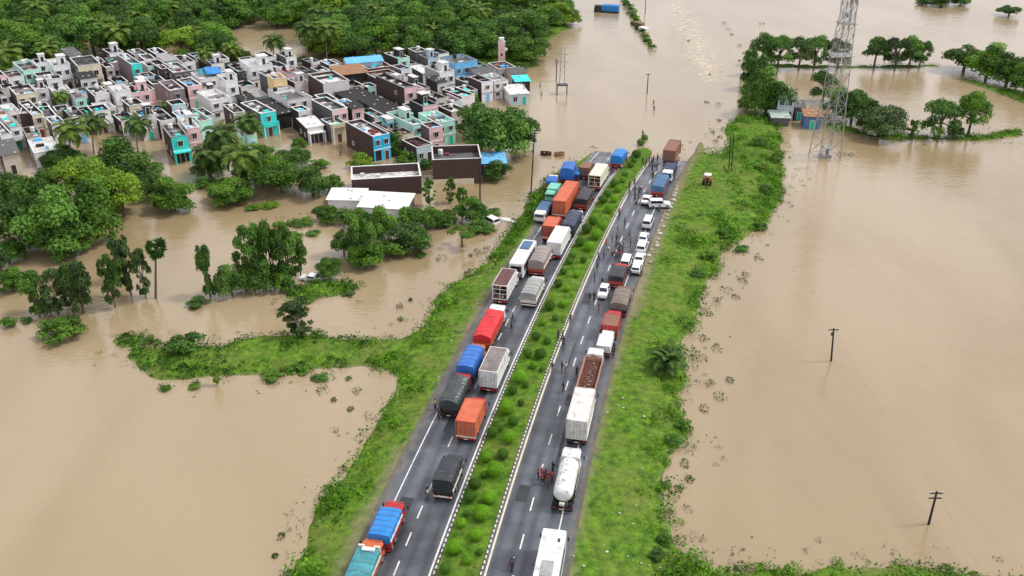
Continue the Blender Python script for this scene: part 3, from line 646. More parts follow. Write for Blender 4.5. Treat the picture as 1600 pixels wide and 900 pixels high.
TREES = [
 # grove at the left edge
 (95,392,130,125,'low',D_,G1),(35,385,110,125,'low',D_,G1),(155,372,105,120,'low',Mi,G1),(60,330,110,90,'low',Mi,G1),(125,318,95,85,'broad',Li,G1),(12,330,80,85,'low',D_,G1),
 (195,338,75,85,'broad',Li,G1),(175,330,70,70,'low',Mi,G1),(272,328,75,68,'low',Mi,G1),(240,310,62,55,'low',D_,G1),(195,284,105,85,'low',D_,G1),(15,408,62,50,'low',D_,G1),(110,400,70,60,'low',D_,G1),(140,280,50,45,'low',Mi,G1),(100,262,60,45,'low',D_,G1),(230,275,60,40,'bush',D_,G1),
 # shrubs and young trees standing in the water
 (95,530,78,52,'bush',Mi,'shrubs in the flood'),(14,509,30,24,'bush',Mi,'shrubs in the flood'),(42,503,20,13,'bush',D_,'shrubs in the flood'),(20,456,50,44,'tall',Mi,None),(5,444,46,58,'tall',Du,None),
 (62,492,52,74,'tall',D_,None),(92,490,52,76,'tall',Du,None),(132,490,50,94,'tall',Du,None),(180,480,38,82,'tall',D_,None),(205,462,52,98,'sparse',Du,None),(188,440,40,78,'sparse',Mi,None),(228,466,40,80,'sparse',Du,None),(112,474,44,66,'tall',D_,None),
 (329,464,38,84,'tall',D_,None),(363,462,54,62,'low',D_,None),(398,448,56,112,'tall',D_,None),(428,446,50,100,'tall',Mi,None),(452,440,50,92,'tall',D_,None),(415,452,60,60,'low',D_,None),(385,452,50,60,'low',Mi,None),(470,432,34,60,'tall',D_,None),(440,452,44,40,'bush',Mi,None),(313,476,42,20,'bush',D_,None),(290,546,62,46,'bush',D_,None),
 (468,526,82,66,'sparse',Du,None),(515,432,46,42,'low',Mi,None),(560,414,50,90,'tall',D_,None),(582,412,54,84,'tall',D_,None),(572,416,60,50,'low',Mi,None),(545,398,50,58,'low',D_,None),(600,372,56,62,'low',Mi,None),(640,390,86,58,'low',D_,None),(618,396,60,44,'bush',Mi,None),(665,355,60,46,'low',Mi,None),(632,350,50,40,'bush',Mi,None),(560,352,60,40,'bush',Mi,None),(520,345,50,36,'bush',Mi,None),
 (722,386,46,34,'umbrella',Mi,None),(704,318,26,42,'sparse',Mi,None),(672,322,30,46,'sparse',D_,None),(740,346,52,52,'low',D_,None),(722,342,30,52,'sparse',Mi,None),(700,345,44,28,'bush',Mi,None),(752,360,50,28,'bush',D_,None),(770,336,34,18,'bush',Mi,None),(690,352,40,30,'bush',D_,None),
 (777,281,50,40,'low',D_,None),(780,244,122,110,'low',D_,None),(745,215,70,70,'low',D_,None),(820,225,50,60,'low',D_,None),(622,240,46,42,'low',D_,None),(632,255,40,30,'bush',Mi,None),(560,262,46,36,'bush',Li,None),
 (440,300,95,70,'low',Mi,None),(490,306,66,58,'low',D_,None),(400,285,70,62,'low',Mi,None),(362,316,80,52,'low',Mi,None),(460,262,60,45,'low',D_,None),(410,255,50,45,'bush',Mi,None),(330,275,60,45,'low',D_,None),(520,300,40,40,'bush',Mi,None),(675,190,40,36,'low',D_,None),(690,205,36,30,'bush',Mi,None),
 (838,308,26,12,'bush',D_,None),(130,265,60,40,'bush',D_,None),(165,258,50,34,'bush',D_,None),(150,272,50,36,'low',Mi,None),(215,268,40,30,'bush',D_,None),(88,262,40,28,'bush',Mi,None),(318,292,40,24,'bush',D_,None),(352,296,50,28,'bush',D_,None),(392,262,40,34,'low',D_,None),(425,272,50,40,'low',Mi,None),(500,262,36,20,'bush',Mi,None),(585,268,40,22,'bush',Mi,None),(665,262,30,22,'bush',D_,None),(8,130,40,34,'low',Mi,None),(70,118,30,30,'low',D_,None),(690,168,30,28,'low',D_,None),(375,100,45,32,'low',Mi,None),(425,105,28,22,'bush',D_,None),(448,118,26,20,'bush',Mi,None),(475,98,24,16,'bush',D_,None),
 (345,306,36,14,'bush',Mi,None),(420,322,34,13,'bush',Li,None),(394,326,30,12,'bush',Mi,None),(470,350,40,15,'bush',Mi,None),(440,352,28,12,'bush',Li,None),(458,372,34,13,'bush',Mi,None),(490,366,24,12,'bush',D_,None),(505,330,34,14,'bush',Mi,None),(655,400,24,10,'bush',D_,None),(745,330,26,14,'bush',D_,None),(715,330,24,16,'bush',Mi,None),(765,362,30,14,'bush',Mi,None),(480,470,26,12,'bush',Mi,None),(455,476,24,12,'bush',D_,None),(545,462,24,10,'bush',Du,None),(305,605,22,14,'bush',Mi,None),(258,608,20,12,'bush',Mi,None),(430,590,40,18,'bush',Mi,None),(500,592,28,14,'bush',D_,None),(470,580,44,18,'bush',Mi,None),(340,602,20,34,'sparse',Li,None),(235,535,14,14,'bush',D_,None),(1185,358,28,16,'bush',D_,None),(1110,405,34,20,'bush',Mi,None),(1090,430,30,18,'bush',D_,None),(1200,300,30,18,'bush',Mi,None),(1210,250,30,18,'bush',Mi,None),(1160,390,24,12,'bush',D_,None),(1130,370,30,18,'bush',Mi,None),(1065,665,30,20,'bush',Mi,None),(1050,690,32,20,'bush',D_,None),(1040,845,30,20,'bush',Mi,None),(1030,870,34,22,'bush',D_,None),(1185,225,34,20,'bush',Mi,None),(1195,265,30,16,'bush',Li,None),
 (58,190,24,26,'low',Mi,None),(75,150,20,30,'low',D_,None),(140,178,22,24,'low',D_,None),(245,178,20,20,'low',Mi,None),(300,150,18,20,'low',D_,None),(380,165,20,22,'low',D_,None),(470,140,18,20,'low',Mi,None),(570,150,18,20,'low',D_,None),(668,178,34,28,'low',Mi,None),(690,150,22,26,'low',D_,None),(735,165,30,28,'low',Mi,None),(470,230,30,22,'bush',Mi,None),(20,235,26,22,'low',D_,None),(610,228,22,20,'low',Mi,None),(760,120,20,18,'low',Mi,None),(815,108,30,16,'low',Mi,None),
 # right bank
 (1195,182,84,92,'low',D_,None),(1178,140,50,75,'low',D_,None),(1215,108,48,58,'broad',D_,'trees along the far field bank'),(1190,100,44,52,'broad',D_,'trees along the far field bank'),(1248,106,46,52,'broad',Du,'trees along the far field bank'),(1272,104,44,52,'broad',D_,'trees along the far field bank'),(1308,106,42,52,'broad',Du,'trees along the far field bank'),
 (1366,104,46,50,'broad',D_,'trees along the far field bank'),(1398,105,44,52,'broad',Du,'trees along the far field bank'),(1420,106,42,52,'broad',D_,'trees along the far field bank'),(1437,104,32,45,'broad',D_,'trees along the far field bank'),
 (1505,112,74,56,'low',D_,None),(1540,122,80,66,'low',Mi,None),(1572,132,72,66,'low',D_,None),(1600,146,60,62,'low',Mi,None),(1630,150,70,80,'low',D_,None),
 (1470,8,66,22,'low',D_,None),(1440,6,30,12,'low',D_,None),(1500,8,34,20,'low',D_,None),(1576,25,38,23,'low',D_,None),
 (1285,160,44,54,'broad',D_,None),(1330,192,60,74,'low',D_,None),(1305,182,48,60,'low',Mi,None),(1372,212,84,70,'low',Du,None),(1350,205,50,60,'low',D_,None),(1425,219,26,34,'sparse',D_,None),(1466,214,62,66,'broad',D_,None),(1512,212,58,74,'broad',Mi,None),(1490,212,30,24,'bush',D_,None),
 (1170,118,30,60,'low',D_,None),(1210,178,46,50,'low',D_,None),(1165,172,30,40,'bush',D_,None),
]
for t_ in TREES: ptree(*t_[:6], group=t_[6])
# the wood behind the village: one tree after another, each its own
WOODS = [[(-120,-12),(330,-12),(330,70),(345,96),(250,96),(150,92),(40,105),(-120,120)], [(330,-12),(560,-12),(545,30),(490,42),(340,42)], [(575,-12),(868,-12),(885,30),(868,52),(820,78),(840,100),(790,102),(640,98),(600,60),(575,40)], [(490,60),(560,40),(600,78),(640,96),(560,98),(500,98)]]
WW = [[tuple(at(x, y)[:2]) for x, y in P] for P in WOODS]; placed = []
for P in WW:
    xs = [q[0] for q in P]; ys = [q[1] for q in P]
    for _ in range(2600):
        X, Y = R.uniform(min(xs), max(xs)), R.uniform(min(ys), max(ys))
        if not bool(inside(P, np.array([X]), np.array([Y]))[0]): continue
        if any((X-a)**2 + (Y-c)**2 < 8.6**2 for a, c in placed): continue
        placed.append((X, Y))
for X, Y in placed:
    lf = R.choices([D_, Mi, Li], [.62, .3, .08])[0]; d = R.uniform(11, 16.5)
    o = tree(Vector((X, Y, 0)), d, R.uniform(9.5, 14), R.choice(['broad', 'low', 'low']), lf)
    later(o, f'{LEAFWORD[lf]} full-crowned tree ' + ('at the edge of the wood' if Y < 318 else 'of the wood behind the village'), (X, Y), f'{LEAFWORD[lf]} trees of the wood', None if Y < 318 else [])

# ------------------------------------------------------------------ palms
def frond_mesh(seed):
    r = random.Random(seed); n = 19; V = []; F = []; T = []
    for i in range(n + 1):
        t = i / n; V.append((0, t * .95, .34 * math.sin(t * 2.0) - .62 * t * t))
    for i in range(n):
        t = i / n; l_ = .3 * math.sin(math.pi * min(1, .12 + t * .86)) + .03
        for s_ in (-1, 1):
            o = len(V); q = V[i]; k = r.uniform(.85, 1.15) * l_
            V += [(s_*k*.5, q[1] + k*.2 + .02, q[2] - k*.04), (s_*k, q[1] + k*.5 + .03, q[2] - k*.5)]
            F += [(i, i+1, o) if s_ < 0 else (i, o, i+1), (i+1, o+1, o) if s_ < 0 else (i+1, o, o+1)]; c = min(1, max(0, r.gauss(.5, .2))); T += [c, c]
    me = bpy.data.meshes.new('frond'); me.from_pydata(V, [], F); a = me.attributes.new('tint', 'FLOAT', 'FACE'); a.data.foreach_set('value', T); me.update(); return me
FR = [frond_mesh(i) for i in range(3)]
def palm(px, py_base, px_c, py_c, wpx, lean=True, dark=False, base='coconut palm', nf=21):
    p = at(px, py_base); s = pxm(p); H = 6.0
    lo, hi = 1.0, 30.0
    for _ in range(30):
        H = (lo + hi) / 2
        if proj((p.x, p.y, H))[1] > py_c: lo = H
        else: hi = H
    tx = (px_c - proj((p.x, p.y, H))[0]) / s; r_ = wpx / s / 2 * 1.22
    o = bpy.data.objects.new('coconut_palm', None); C.objects.link(o); o.location = p; o['category'] = 'palm tree'
    b = MB(); b.path([(0, 0, -.3), (tx*.15, 0, H*.3), (tx*.5, 0, H*.65), (tx, 0, H)], [.24, .17, .15, .12], 7); link('trunk', b, M['pale_bark'], o)
    mt = M['frond_dark' if dark else 'frond']
    for k in range(nf):
        a = k * 2.399 + R.uniform(-.15, .15); e = .85 - 1.5 * k / nf + R.uniform(-.1, .1)
        f = bpy.data.objects.new('frond', with_mat(FR[k % 3], mt)); C.objects.link(f); f.parent = o; f.location = (tx, 0, H); f.rotation_euler = (e, 0, a); f.scale = (r_*1.05, r_, r_)
    later(o, base, p, 'coconut palms around the village'); return o
for a in [(112,262,110,203,48,1,0,'tall yellowing coconut palm'),(147,240,146,190,40,1,1),(216,240,214,193,40,1,1),(347,272,346,212,52,1,1),(376,292,376,243,56,1,0),(326,280,324,240,44,1,1),(386,232,384,190,36,1,1),(172,88,158,43,42,0,0,'leaning coconut palm'),(188,92,183,50,40,1,0),
          (14,122,10,84,50,1,0),(77,108,75,76,34,1,0),(428,106,428,64,32,1,1),(481,101,481,46,36,1,1),(511,98,510,46,40,1,0),(556,56,556,22,30,1,1),(322,120,320,84,26,1,0),(365,104,362,76,30,1,0),(500,55,498,22,34,1,1),(700,40,702,8,34,1,1),(752,52,750,18,36,1,0),(625,30,622,5,30,1,1),(538,400,538,335,26,1,1,'slender palm with thin trunk'),(25,70,22,40,30,1,1),(95,180,94,150,26,1,0),(262,190,262,165,24,1,1),(395,225,394,200,30,1,0),(340,260,336,230,38,1,0),(730,40,728,5,30,1,0),(655,30,653,2,28,1,1),(250,85,248,58,32,1,0),(110,75,108,45,30,1,1),(840,40,842,15,26,1,0),(770,80,771,55,26,1,1),(60,50,58,14,36,1,0),(100,40,98,6,34,1,1),(220,60,218,26,36,1,0),(265,50,262,14,34,1,0),(300,85,298,52,32,1,0),(590,50,588,16,32,1,0),(610,85,608,56,28,1,0),(680,80,678,48,30,1,0),(800,60,802,30,30,1,0),(720,90,719,62,26,1,1)]:
    palm(a[0], a[1], a[2], a[3], a[4], a[5], a[6], a[7] if len(a) > 7 else 'coconut palm')
# palmyra palms with round heads of fans
def fan_mesh():
    b = MB(); n = 9; c = (0, .45, 0); V = [c]
    for i in range(n): a = -1.35 + 2.7 * i / (n - 1); V += [(math.sin(a)*.55, .45 + math.cos(a)*.55, .05), (math.sin(a+.15)*.36, .45 + math.cos(a+.15)*.36, -.04)]
    b.add(V, [(0, 1 + i, 2 + i) for i in range(2*n - 1)]); b.tube((0, 0, 0), (0, .45, 0), .02, .015, 4); return b.mesh('fan_leaf')
FAN = fan_mesh(); FAN.materials.append(M['frond'])
for px, yb, xc, yc, wpx in [(243,466,243,386,40)]:
    p = at(px, yb); s = pxm(p); H = (yb - yc) / s / .88; tx = (xc - proj((p.x, p.y, H))[0]) / s; o = bpy.data.objects.new('fan_palm', None); C.objects.link(o); o.location = p; o['category'] = 'palm tree'
    b = MB(); b.path([(0, 0, -.3), (tx*.5, 0, H*.5), (tx, 0, H)], [.22, .17, .15], 7); link('trunk', b, M['bark'], o)
    for k in range(34):
        f = bpy.data.objects.new('fan_leaf', FAN); C.objects.link(f); f.parent = o; f.location = (tx, 0, H - R.uniform(0, 1.0)); f.rotation_euler = (R.uniform(-1.2, 1.4), R.uniform(-.9, .9), k*2.399); q = wpx / s / 2 * .92; f.scale = (q, q, q)
    later(o, 'fan palm with round head on a bare trunk', p)
# date palm clump on the right verge
p = place(1040, 580); s = pxm(p); o = bpy.data.objects.new('date_palm', None); C.objects.link(o); o.location = p; o['category'] = 'palm tree'
link('trunk', MB().path([(0, 0, -.2), (0, 0, 1.2), (0, 0, 2.0)], [.3, .28, .22], 8), M['bark'], o)
for k in range(46):
    f = bpy.data.objects.new('frond', with_mat(FR[k % 3], M['frond_dark'])); C.objects.link(f); f.parent = o; f.location = (R.uniform(-.7, .7), R.uniform(-.7, .7), R.uniform(.9, 2.1)); f.rotation_euler = (R.uniform(-.15, 1.2), 0, k*2.399); q = R.uniform(2.2, 3.1); f.scale = (q*.8, q, q)
tag(o, 'dense dark date palm clump on the right grass verge', 'palm tree'); mark('dark date palm clump', p)

# ------------------------------------------------------------------ clipped shrubs in the median
def clip_mesh(seed):
    rg = np.random.default_rng(seed); n = 2600; d = rg.normal(size=(n, 3)); d[:, 2] = np.where(d[:, 2] < -.6, -d[:, 2], d[:, 2]); d /= np.linalg.norm(d, axis=1)[:, None]
    P = d * rg.uniform(.88, 1.04, n)[:, None] * np.array([1, 1, .95]) + np.array([0, 0, .92]); P += .05 * np.sin(P[:, [1, 2, 0]] * 5 + seed)
    nr = d + rg.normal(0, .2, (n, 3)); t = np.cross(nr, rg.normal(size=(n, 3))); t /= np.linalg.norm(t, axis=1)[:, None]; bt = np.cross(nr / np.linalg.norm(nr, axis=1)[:, None], t)
    s = rg.uniform(.055, .11, n)
    # inner ball of broad leaves, added to block light and deepen the shrub's shading
    m_ = 260; e = rg.normal(size=(m_, 3)); e /= np.linalg.norm(e, axis=1)[:, None]; Pi = e * .84 * np.array([1, 1, .95]) + np.array([0, 0, .92]); ti = np.cross(e, rg.normal(size=(m_, 3))); ti /= np.linalg.norm(ti, axis=1)[:, None]; bi = np.cross(e, ti)
    P = np.concatenate([P, Pi]); t = np.concatenate([t*s[:, None], ti*.2]); bt = np.concatenate([bt*(s*.8)[:, None], bi*.2])
    return quads_mesh('foliage', P, t, bt, np.clip(rg.normal(.55, .22, n + m_), 0, 1))
CLM = [clip_mesh(i) for i in range(4)]
STEM = MB(); STEM.path([(0, 0, -.2), (0, 0, .45)], [.08, .06], 6)
for a in range(5): STEM.tube((0, 0, .35), (.5*math.cos(a*1.26), .5*math.sin(a*1.26), .95), .04, .015, 5)
STEM = STEM.mesh('stem'); STEM.materials.append(M['bark'])
SHR = [(760,720,11,1),(786,716,10,0),(774,742,14,1),(742,762,11,0),(734,782,11,0),(765,784,12,1),(753,810,14,1),(721,822,9,1),(744,842,12,1),(711,862,13,1),(791,645,13,1),(778,672,10,0),(770,681,10,0),(796,690,12,1),(812,596,11,1),(824,557,8,0),(844,560,10,0),(837,531,8,0),(855,537,7,0),(859,484,9,0),(880,479,7,1),(801,615,8,0),(821,605,6,0),(814,633,6,0),(802,664,9,0),
 (872,448,7,0),(880,428,6,0),(901,433,6,1),(890,412,7,0),(894,403,6,0),(906,384,8,0),(920,392,9,1),(917,364,9,0),(932,373,10,1),(927,351,8,0),(941,358,9,1),(952,332,8,1),(942,317,8,0),(960,316,6,1),(949,307,7,0),(960,292,8,0),(976,277,6,0),(966,300,7,1),(985,262,6,0),(994,246,8,0),(973,285,6,1),
 (696,893,10,0),(730,880,9,1),(762,868,6,0),(848,508,6,1),(868,500,6,0),(886,455,6,1),(912,410,6,0),(834,575,7,1),(850,580,5,0),(780,735,6,0),(757,745,6,0),(729,805,6,0),(990,254,5,0),(1001,228,7,0),(1003,220,6,0)]
SHRUB_OBJS = []
for k, (px, py, r_, br) in enumerate(SHR):
    p = road_at(px, py, .3); u_, Y_ = road_uv([p.x], [p.y]); u_ = float(np.clip(u_[0], -1.75, 1.75)); p = rp(u_, float(Y_[0])); p.z += .28; s = pxm(p); q = r_ / s * .96
    o = bpy.data.objects.new('clipped_shrub', None); C.objects.link(o); o.location = p; o['category'] = 'shrub'; o.rotation_euler = (0, 0, R.uniform(0, 6))
    f = bpy.data.objects.new('foliage', with_mat(CLM[k % 4], M['leaf_clip' if br else 'leaf_clipdark'])); C.objects.link(f); f.parent = o; f.scale = (q, q, q*R.uniform(.85, 1))
    f = bpy.data.objects.new('stem', STEM); C.objects.link(f); f.parent = o; f.scale = (q, q, q)
    SHRUB_OBJS.append((o, ('bright green' if br else 'dark green') + ' round clipped shrub in the median', p, 'round clipped shrubs in the median'))

# ------------------------------------------------------------------ poles, wires, masts
def pole(px, py, pt, yt, arms=1, name='utility_pole', base=None, r=.14, box=False, group='electricity poles in the flood', label=None):
    p = place(px, py); s = pxm(p); lo, hi = .5, 40
    for _ in range(30):
        H = (lo + hi) / 2
        if proj((p.x, p.y, H))[1] > yt: lo = H
        else: hi = H
    tx = (pt - proj((p.x, p.y, H))[0]) / s
    o = bpy.data.objects.new(name, None); C.objects.link(o); o.location = p; o['category'] = 'pole'
    link('shaft', MB().path([(-tx*.1, 0, -1.0), (tx, 0, H - p.z)], [r*1.15, r*.8], 8), M['pole_dark'], o)
    for k in range(arms):
        z = H - p.z - .25 - k*.7; xx = tx * z / H
        link('crossarm', MB().box(xx-.75, xx+.75, -.06, .06, z-.06, z+.06), M['pole_dark'], o)
        for q in (-.65, 0, .65): link('insulator', MB().ell((xx+q, 0, z+.14), (.07, .07, .12), 6, 4), M['white_paint'], o)
    if box: link('switch_box', MB().cbox(tx*.8-.35, tx*.8-.05, -.15, .15, H*.78, H*.78+.55), M['dark_metal'], o)
    if label: tag(o, label, 'pole', group)
    return o, Vector((p.x + tx, p.y, H))
o1, t1 = pole(1299,564,1303,513,1,box=True,label='upright dark utility pole standing alone in the right flood')
o2, t2 = pole(1451,819,1464,768,2,label='leaning dark utility pole in the lower right flood')
o3, t3 = pole(829,312,835,207,1,label='tall pole beside the stranded blue-bodied truck on the left')
o4, t4 = pole(750,322,750,246,0,label='pole beside the brown walled house with the cream base')
o5, t5 = pole(1011,146,1013,115,1,label='short pole standing in the flooded road ahead of the queue')
pole(1008,22,1009,-6,1,label='far pole beside the drowned median at the top edge')
pole(869,128,870,93,2,label='pole just left of the frame mast in the flood')
pole(1139,264,1142,210,0,label='left shaft of the pole pair on the right verge',r=.11); pole(1143,266,1147,209,0,label='right shaft of the pole pair on the right verge',r=.11)
pole(1004,212,1005,205,0,label='stub post at the drowned end of the median', r=.08)
def wire(a, b_, sag, label):
    pts = [a.lerp(b_, i/10) - Vector((0, 0, sag*4*(i/10)*(1-i/10))) for i in range(11)]; o = link('power_line', MB().path(pts, [.006]*11, 4), M['dark_metal']); tag(o, label, 'wire'); return o
wire(t1, t2, .8, 'thin power line strung between the two right poles'); wire(t2, t2 + (t2 - t1) * .8 - Vector((0, 0, .5)), .8, 'thin power line running off from the leaning pole')
# four-legged transformer frame with a tall pair of masts
p = at(878, 147); o = empty('transformer_frame', 'tall mast pair on a four-legged frame in the flood beyond the village', 'mast', p); g = M['galvanised']
for x in (-1.4, 1.4):
    for y in (-.9, .9): link('leg', MB().tube((x, y, -1), (x, y, 2.6), .1), M['dark_metal'], o)
link('platform', MB().box(-1.6, 1.6, -1.1, 1.1, 2.6, 2.85), M['dark_metal'], o)
for x in (-.75, .75):
    link('mast', MB().path([(x, 0, 2.85), (x*.6, 0, 13.5)], [.12, .09]), M['galvanised'], o)
for z in (9.2, 11.3): link('crossarm', MB().box(-1.7, 1.7, -.07, .07, z, z+.14), M['galvanised'], o)
for z in (4.5, 6.5): link('brace', MB().tube((-.7, 0, z), (.65, 0, z+2), .05), M['galvanised'], o)
# lattice telecom tower
p = at(1288, 246); a0 = math.radians(8); o = empty('lattice_tower', 'tall grey lattice telecom tower standing in the right flood', 'tower', p, a0); mark('lattice tower', p)
HT_ = 43.0; hw = lambda z: 2.65 - 1.45 * min(1, z / 34)
corner = lambda k, z: Vector(((-1, 1, 1, -1)[k] * hw(z), (-1, -1, 1, 1)[k] * hw(z), z)); g = M['galvanised']
for k in range(4): link('leg', MB().path([corner(k, -1), corner(k, 34), corner(k, HT_)], [.125, .1, .075]), g, o)
z = 0.6
while z < HT_ - 1:
    dz = 1.7 * hw(z)
    for k in range(4):
        z1 = min(z + dz, HT_); A, B_, A1, B1 = corner(k, z), corner((k+1) % 4, z), corner(k, z1), corner((k+1) % 4, z1)
        link('brace', MB().tube(A, B1, .046), g, o); link('brace', MB().tube(B_, A1, .046), g, o); link('strut', MB().tube(A, B_, .046), g, o)
    z += dz
for z in (24, 31, 37): link('platform', MB().box(-hw(z)-.5, hw(z)+.5, -hw(z)-.5, hw(z)+.5, z, z+.1), g, o)
for z in (28, 31.5, 34, 37.5, 40):
    for k in range(4):
        a = k*1.571 + z; q = hw(z) + .55; link('antenna_panel', MB().cbox(q*math.cos(a)-.17, q*math.cos(a)+.17, q*math.sin(a)-.12, q*math.sin(a)+.12, z, z+1.9, .04), M['white_paint'], o)
for z, a in ((22, .5), (26, 2.2), (33, 4.2), (36, 5.2)):
    q = hw(z)+.4; link('dish', MB().ell((q*math.cos(a), q*math.sin(a), z), (.35, .35, .6), 10, 6), M['galvanised'], o)
link('ladder', MB().tube((.3, -1.2, 0), (.3, -1.0, 40), .05).tube((-.1, -1.2, 0), (-.1, -1.0, 40), .05), g, o)
q = empty('equipment_cabin', 'small white equipment cabin on a raised base under the lattice tower', 'cabin', (p.x + .2, p.y + .3, 0), a0); q.scale = (.75, .75, .8)
link('wall', MB().cbox(-1.1, 1.1, -1, 1, .9, 3.0, .05), M['white_paint'], q); link('roof', MB().prism([(-1.2, 3.0), (1.2, 3.0), (0, 3.7)], -1.25, 1.25), M['concrete'], q); link('base', MB().box(-1.5, 1.5, -1.4, 1.4, -.5, .9), M['concrete'], q)
link('door', MB().box(-.4, .4, -1.05, -1.0, 1.0, 2.7), M['dark_metal'], q)
# ------------------------------------------------------------------ the village
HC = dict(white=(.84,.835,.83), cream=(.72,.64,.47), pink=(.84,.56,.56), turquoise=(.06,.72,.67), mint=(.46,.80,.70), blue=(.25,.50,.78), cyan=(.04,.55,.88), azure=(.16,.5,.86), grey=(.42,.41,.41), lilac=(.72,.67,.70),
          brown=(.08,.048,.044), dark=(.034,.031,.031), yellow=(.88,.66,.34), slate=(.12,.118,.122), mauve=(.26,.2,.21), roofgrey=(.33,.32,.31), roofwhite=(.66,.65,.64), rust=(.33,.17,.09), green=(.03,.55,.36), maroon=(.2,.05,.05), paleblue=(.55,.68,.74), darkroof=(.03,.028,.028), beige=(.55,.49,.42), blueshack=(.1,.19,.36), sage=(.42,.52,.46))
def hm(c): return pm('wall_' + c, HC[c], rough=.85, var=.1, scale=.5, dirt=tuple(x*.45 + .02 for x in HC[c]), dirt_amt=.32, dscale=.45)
pm('tank_black', (.02, .02, .02), rough=.5); pm('pane', (.025, .03, .035), rough=.15, spec=.5)
def hr(c): return pm('slab_' + c, HC[c], rough=.85, var=.3, scale=.9, dirt=(.07, .062, .058), dirt_amt=.8, dscale=.5)
FOOT = []
WINM = {}
def win_mesh(w_, h_):
    k = (round(w_, 1), round(h_, 1))
    if k not in WINM:
        a = MB(); t = .1
        for x0, x1, z0, z1 in ((-w_/2-t, -w_/2, -t, h_+t), (w_/2, w_/2+t, -t, h_+t), (-w_/2, w_/2, -t, 0), (-w_/2, w_/2, h_, h_+t)): a.box(x0, x1, -.1, .02, z0, z1)
        a.box(-.03, .03, -.05, .02, 0, h_)
        b = MB(); b.box(-w_/2, w_/2, -.025, .02, 0, h_)
        s_ = MB(); s_.box(-w_/2-.25, w_/2+.25, -.5, .02, h_+t, h_+t+.09)
        WINM[k] = (a.mesh('window'), b.mesh('pane'), s_.mesh('sunshade'))
        WINM[k][1].materials.append(M['pane']); WINM[k][0].materials.append(M['white_paint']); WINM[k][2].materials.append(hm('roofgrey'))
    return WINM[k]
def window(o, x, y, z, w_, h_, rz=0.0, shade=True):
    a, b, s_ = win_mesh(w_, h_); f = link('window', a, None, o, (x, y, z), rz); link('pane', b, None, f)
    if shade: link('sunshade', s_, None, f)
DOORM = {}
def door(o, x, y, z, w_=1.0, h_=2.1, rz=0.0, c='dark'):
    k = (w_, h_, c)
    if k not in DOORM:
        b = MB(); b.box(-w_/2, w_/2, -.05, .02, 0, h_); f = MB(); f.box(-w_/2-.1, -w_/2, -.09, .02, 0, h_+.1); f.box(w_/2, w_/2+.1, -.09, .02, 0, h_+.1); f.box(-w_/2, w_/2, -.09, .02, h_, h_+.1)
        DOORM[k] = (b.mesh('door'), f.mesh('door_frame')); DOORM[k][0].materials.append(hm(c)); DOORM[k][1].materials.append(M['white_paint'])
    d = link('door', DOORM[k][0], None, o, (x, y, z), rz); link('frame', DOORM[k][1], None, d)
def corrugated(x0, x1, y0, y1, z0, z1, th=.05, step=.35):
    b = MB(); n = max(4, int((x1-x0)/step)); V = []
    for i in range(n+1):
        x = x0 + (x1-x0)*i/n; d = .04*(i % 2)
        V += [(x, y0, z0+d), (x, y1, z1+d), (x, y0, z0+d-th), (x, y1, z1+d-th)]
    F = []
    for i in range(n): a = 4*i; F += [(a, a+4, a+5, a+1), (a+2, a+3, a+7, a+6), (a, a+2, a+6, a+4), (a+1, a+5, a+7, a+3)]
    return b.add(V, F)
def house(xl, xr, yt, h, d, front, side, roof, opts='', ang=35.0, label=None, name='house', short=None, cat='house', base=0.0):
    a = math.radians(ang); P = at(xl, yt, h); e = Vector((math.cos(a), math.sin(a), 0)); bk = Vector((-math.sin(a), math.cos(a), 0))
    lo, hi = 1.0, 40.0
    for _ in range(30):
        w_ = (lo + hi) / 2
        if proj(P + e * w_)[0] < xr: lo = w_
        else: hi = w_
    c = P + e * (w_/2) + bk * (d/2); c.z = 0
    return build_house(c, a, w_, d, h, front, side, roof, opts, label, name, short, cat)
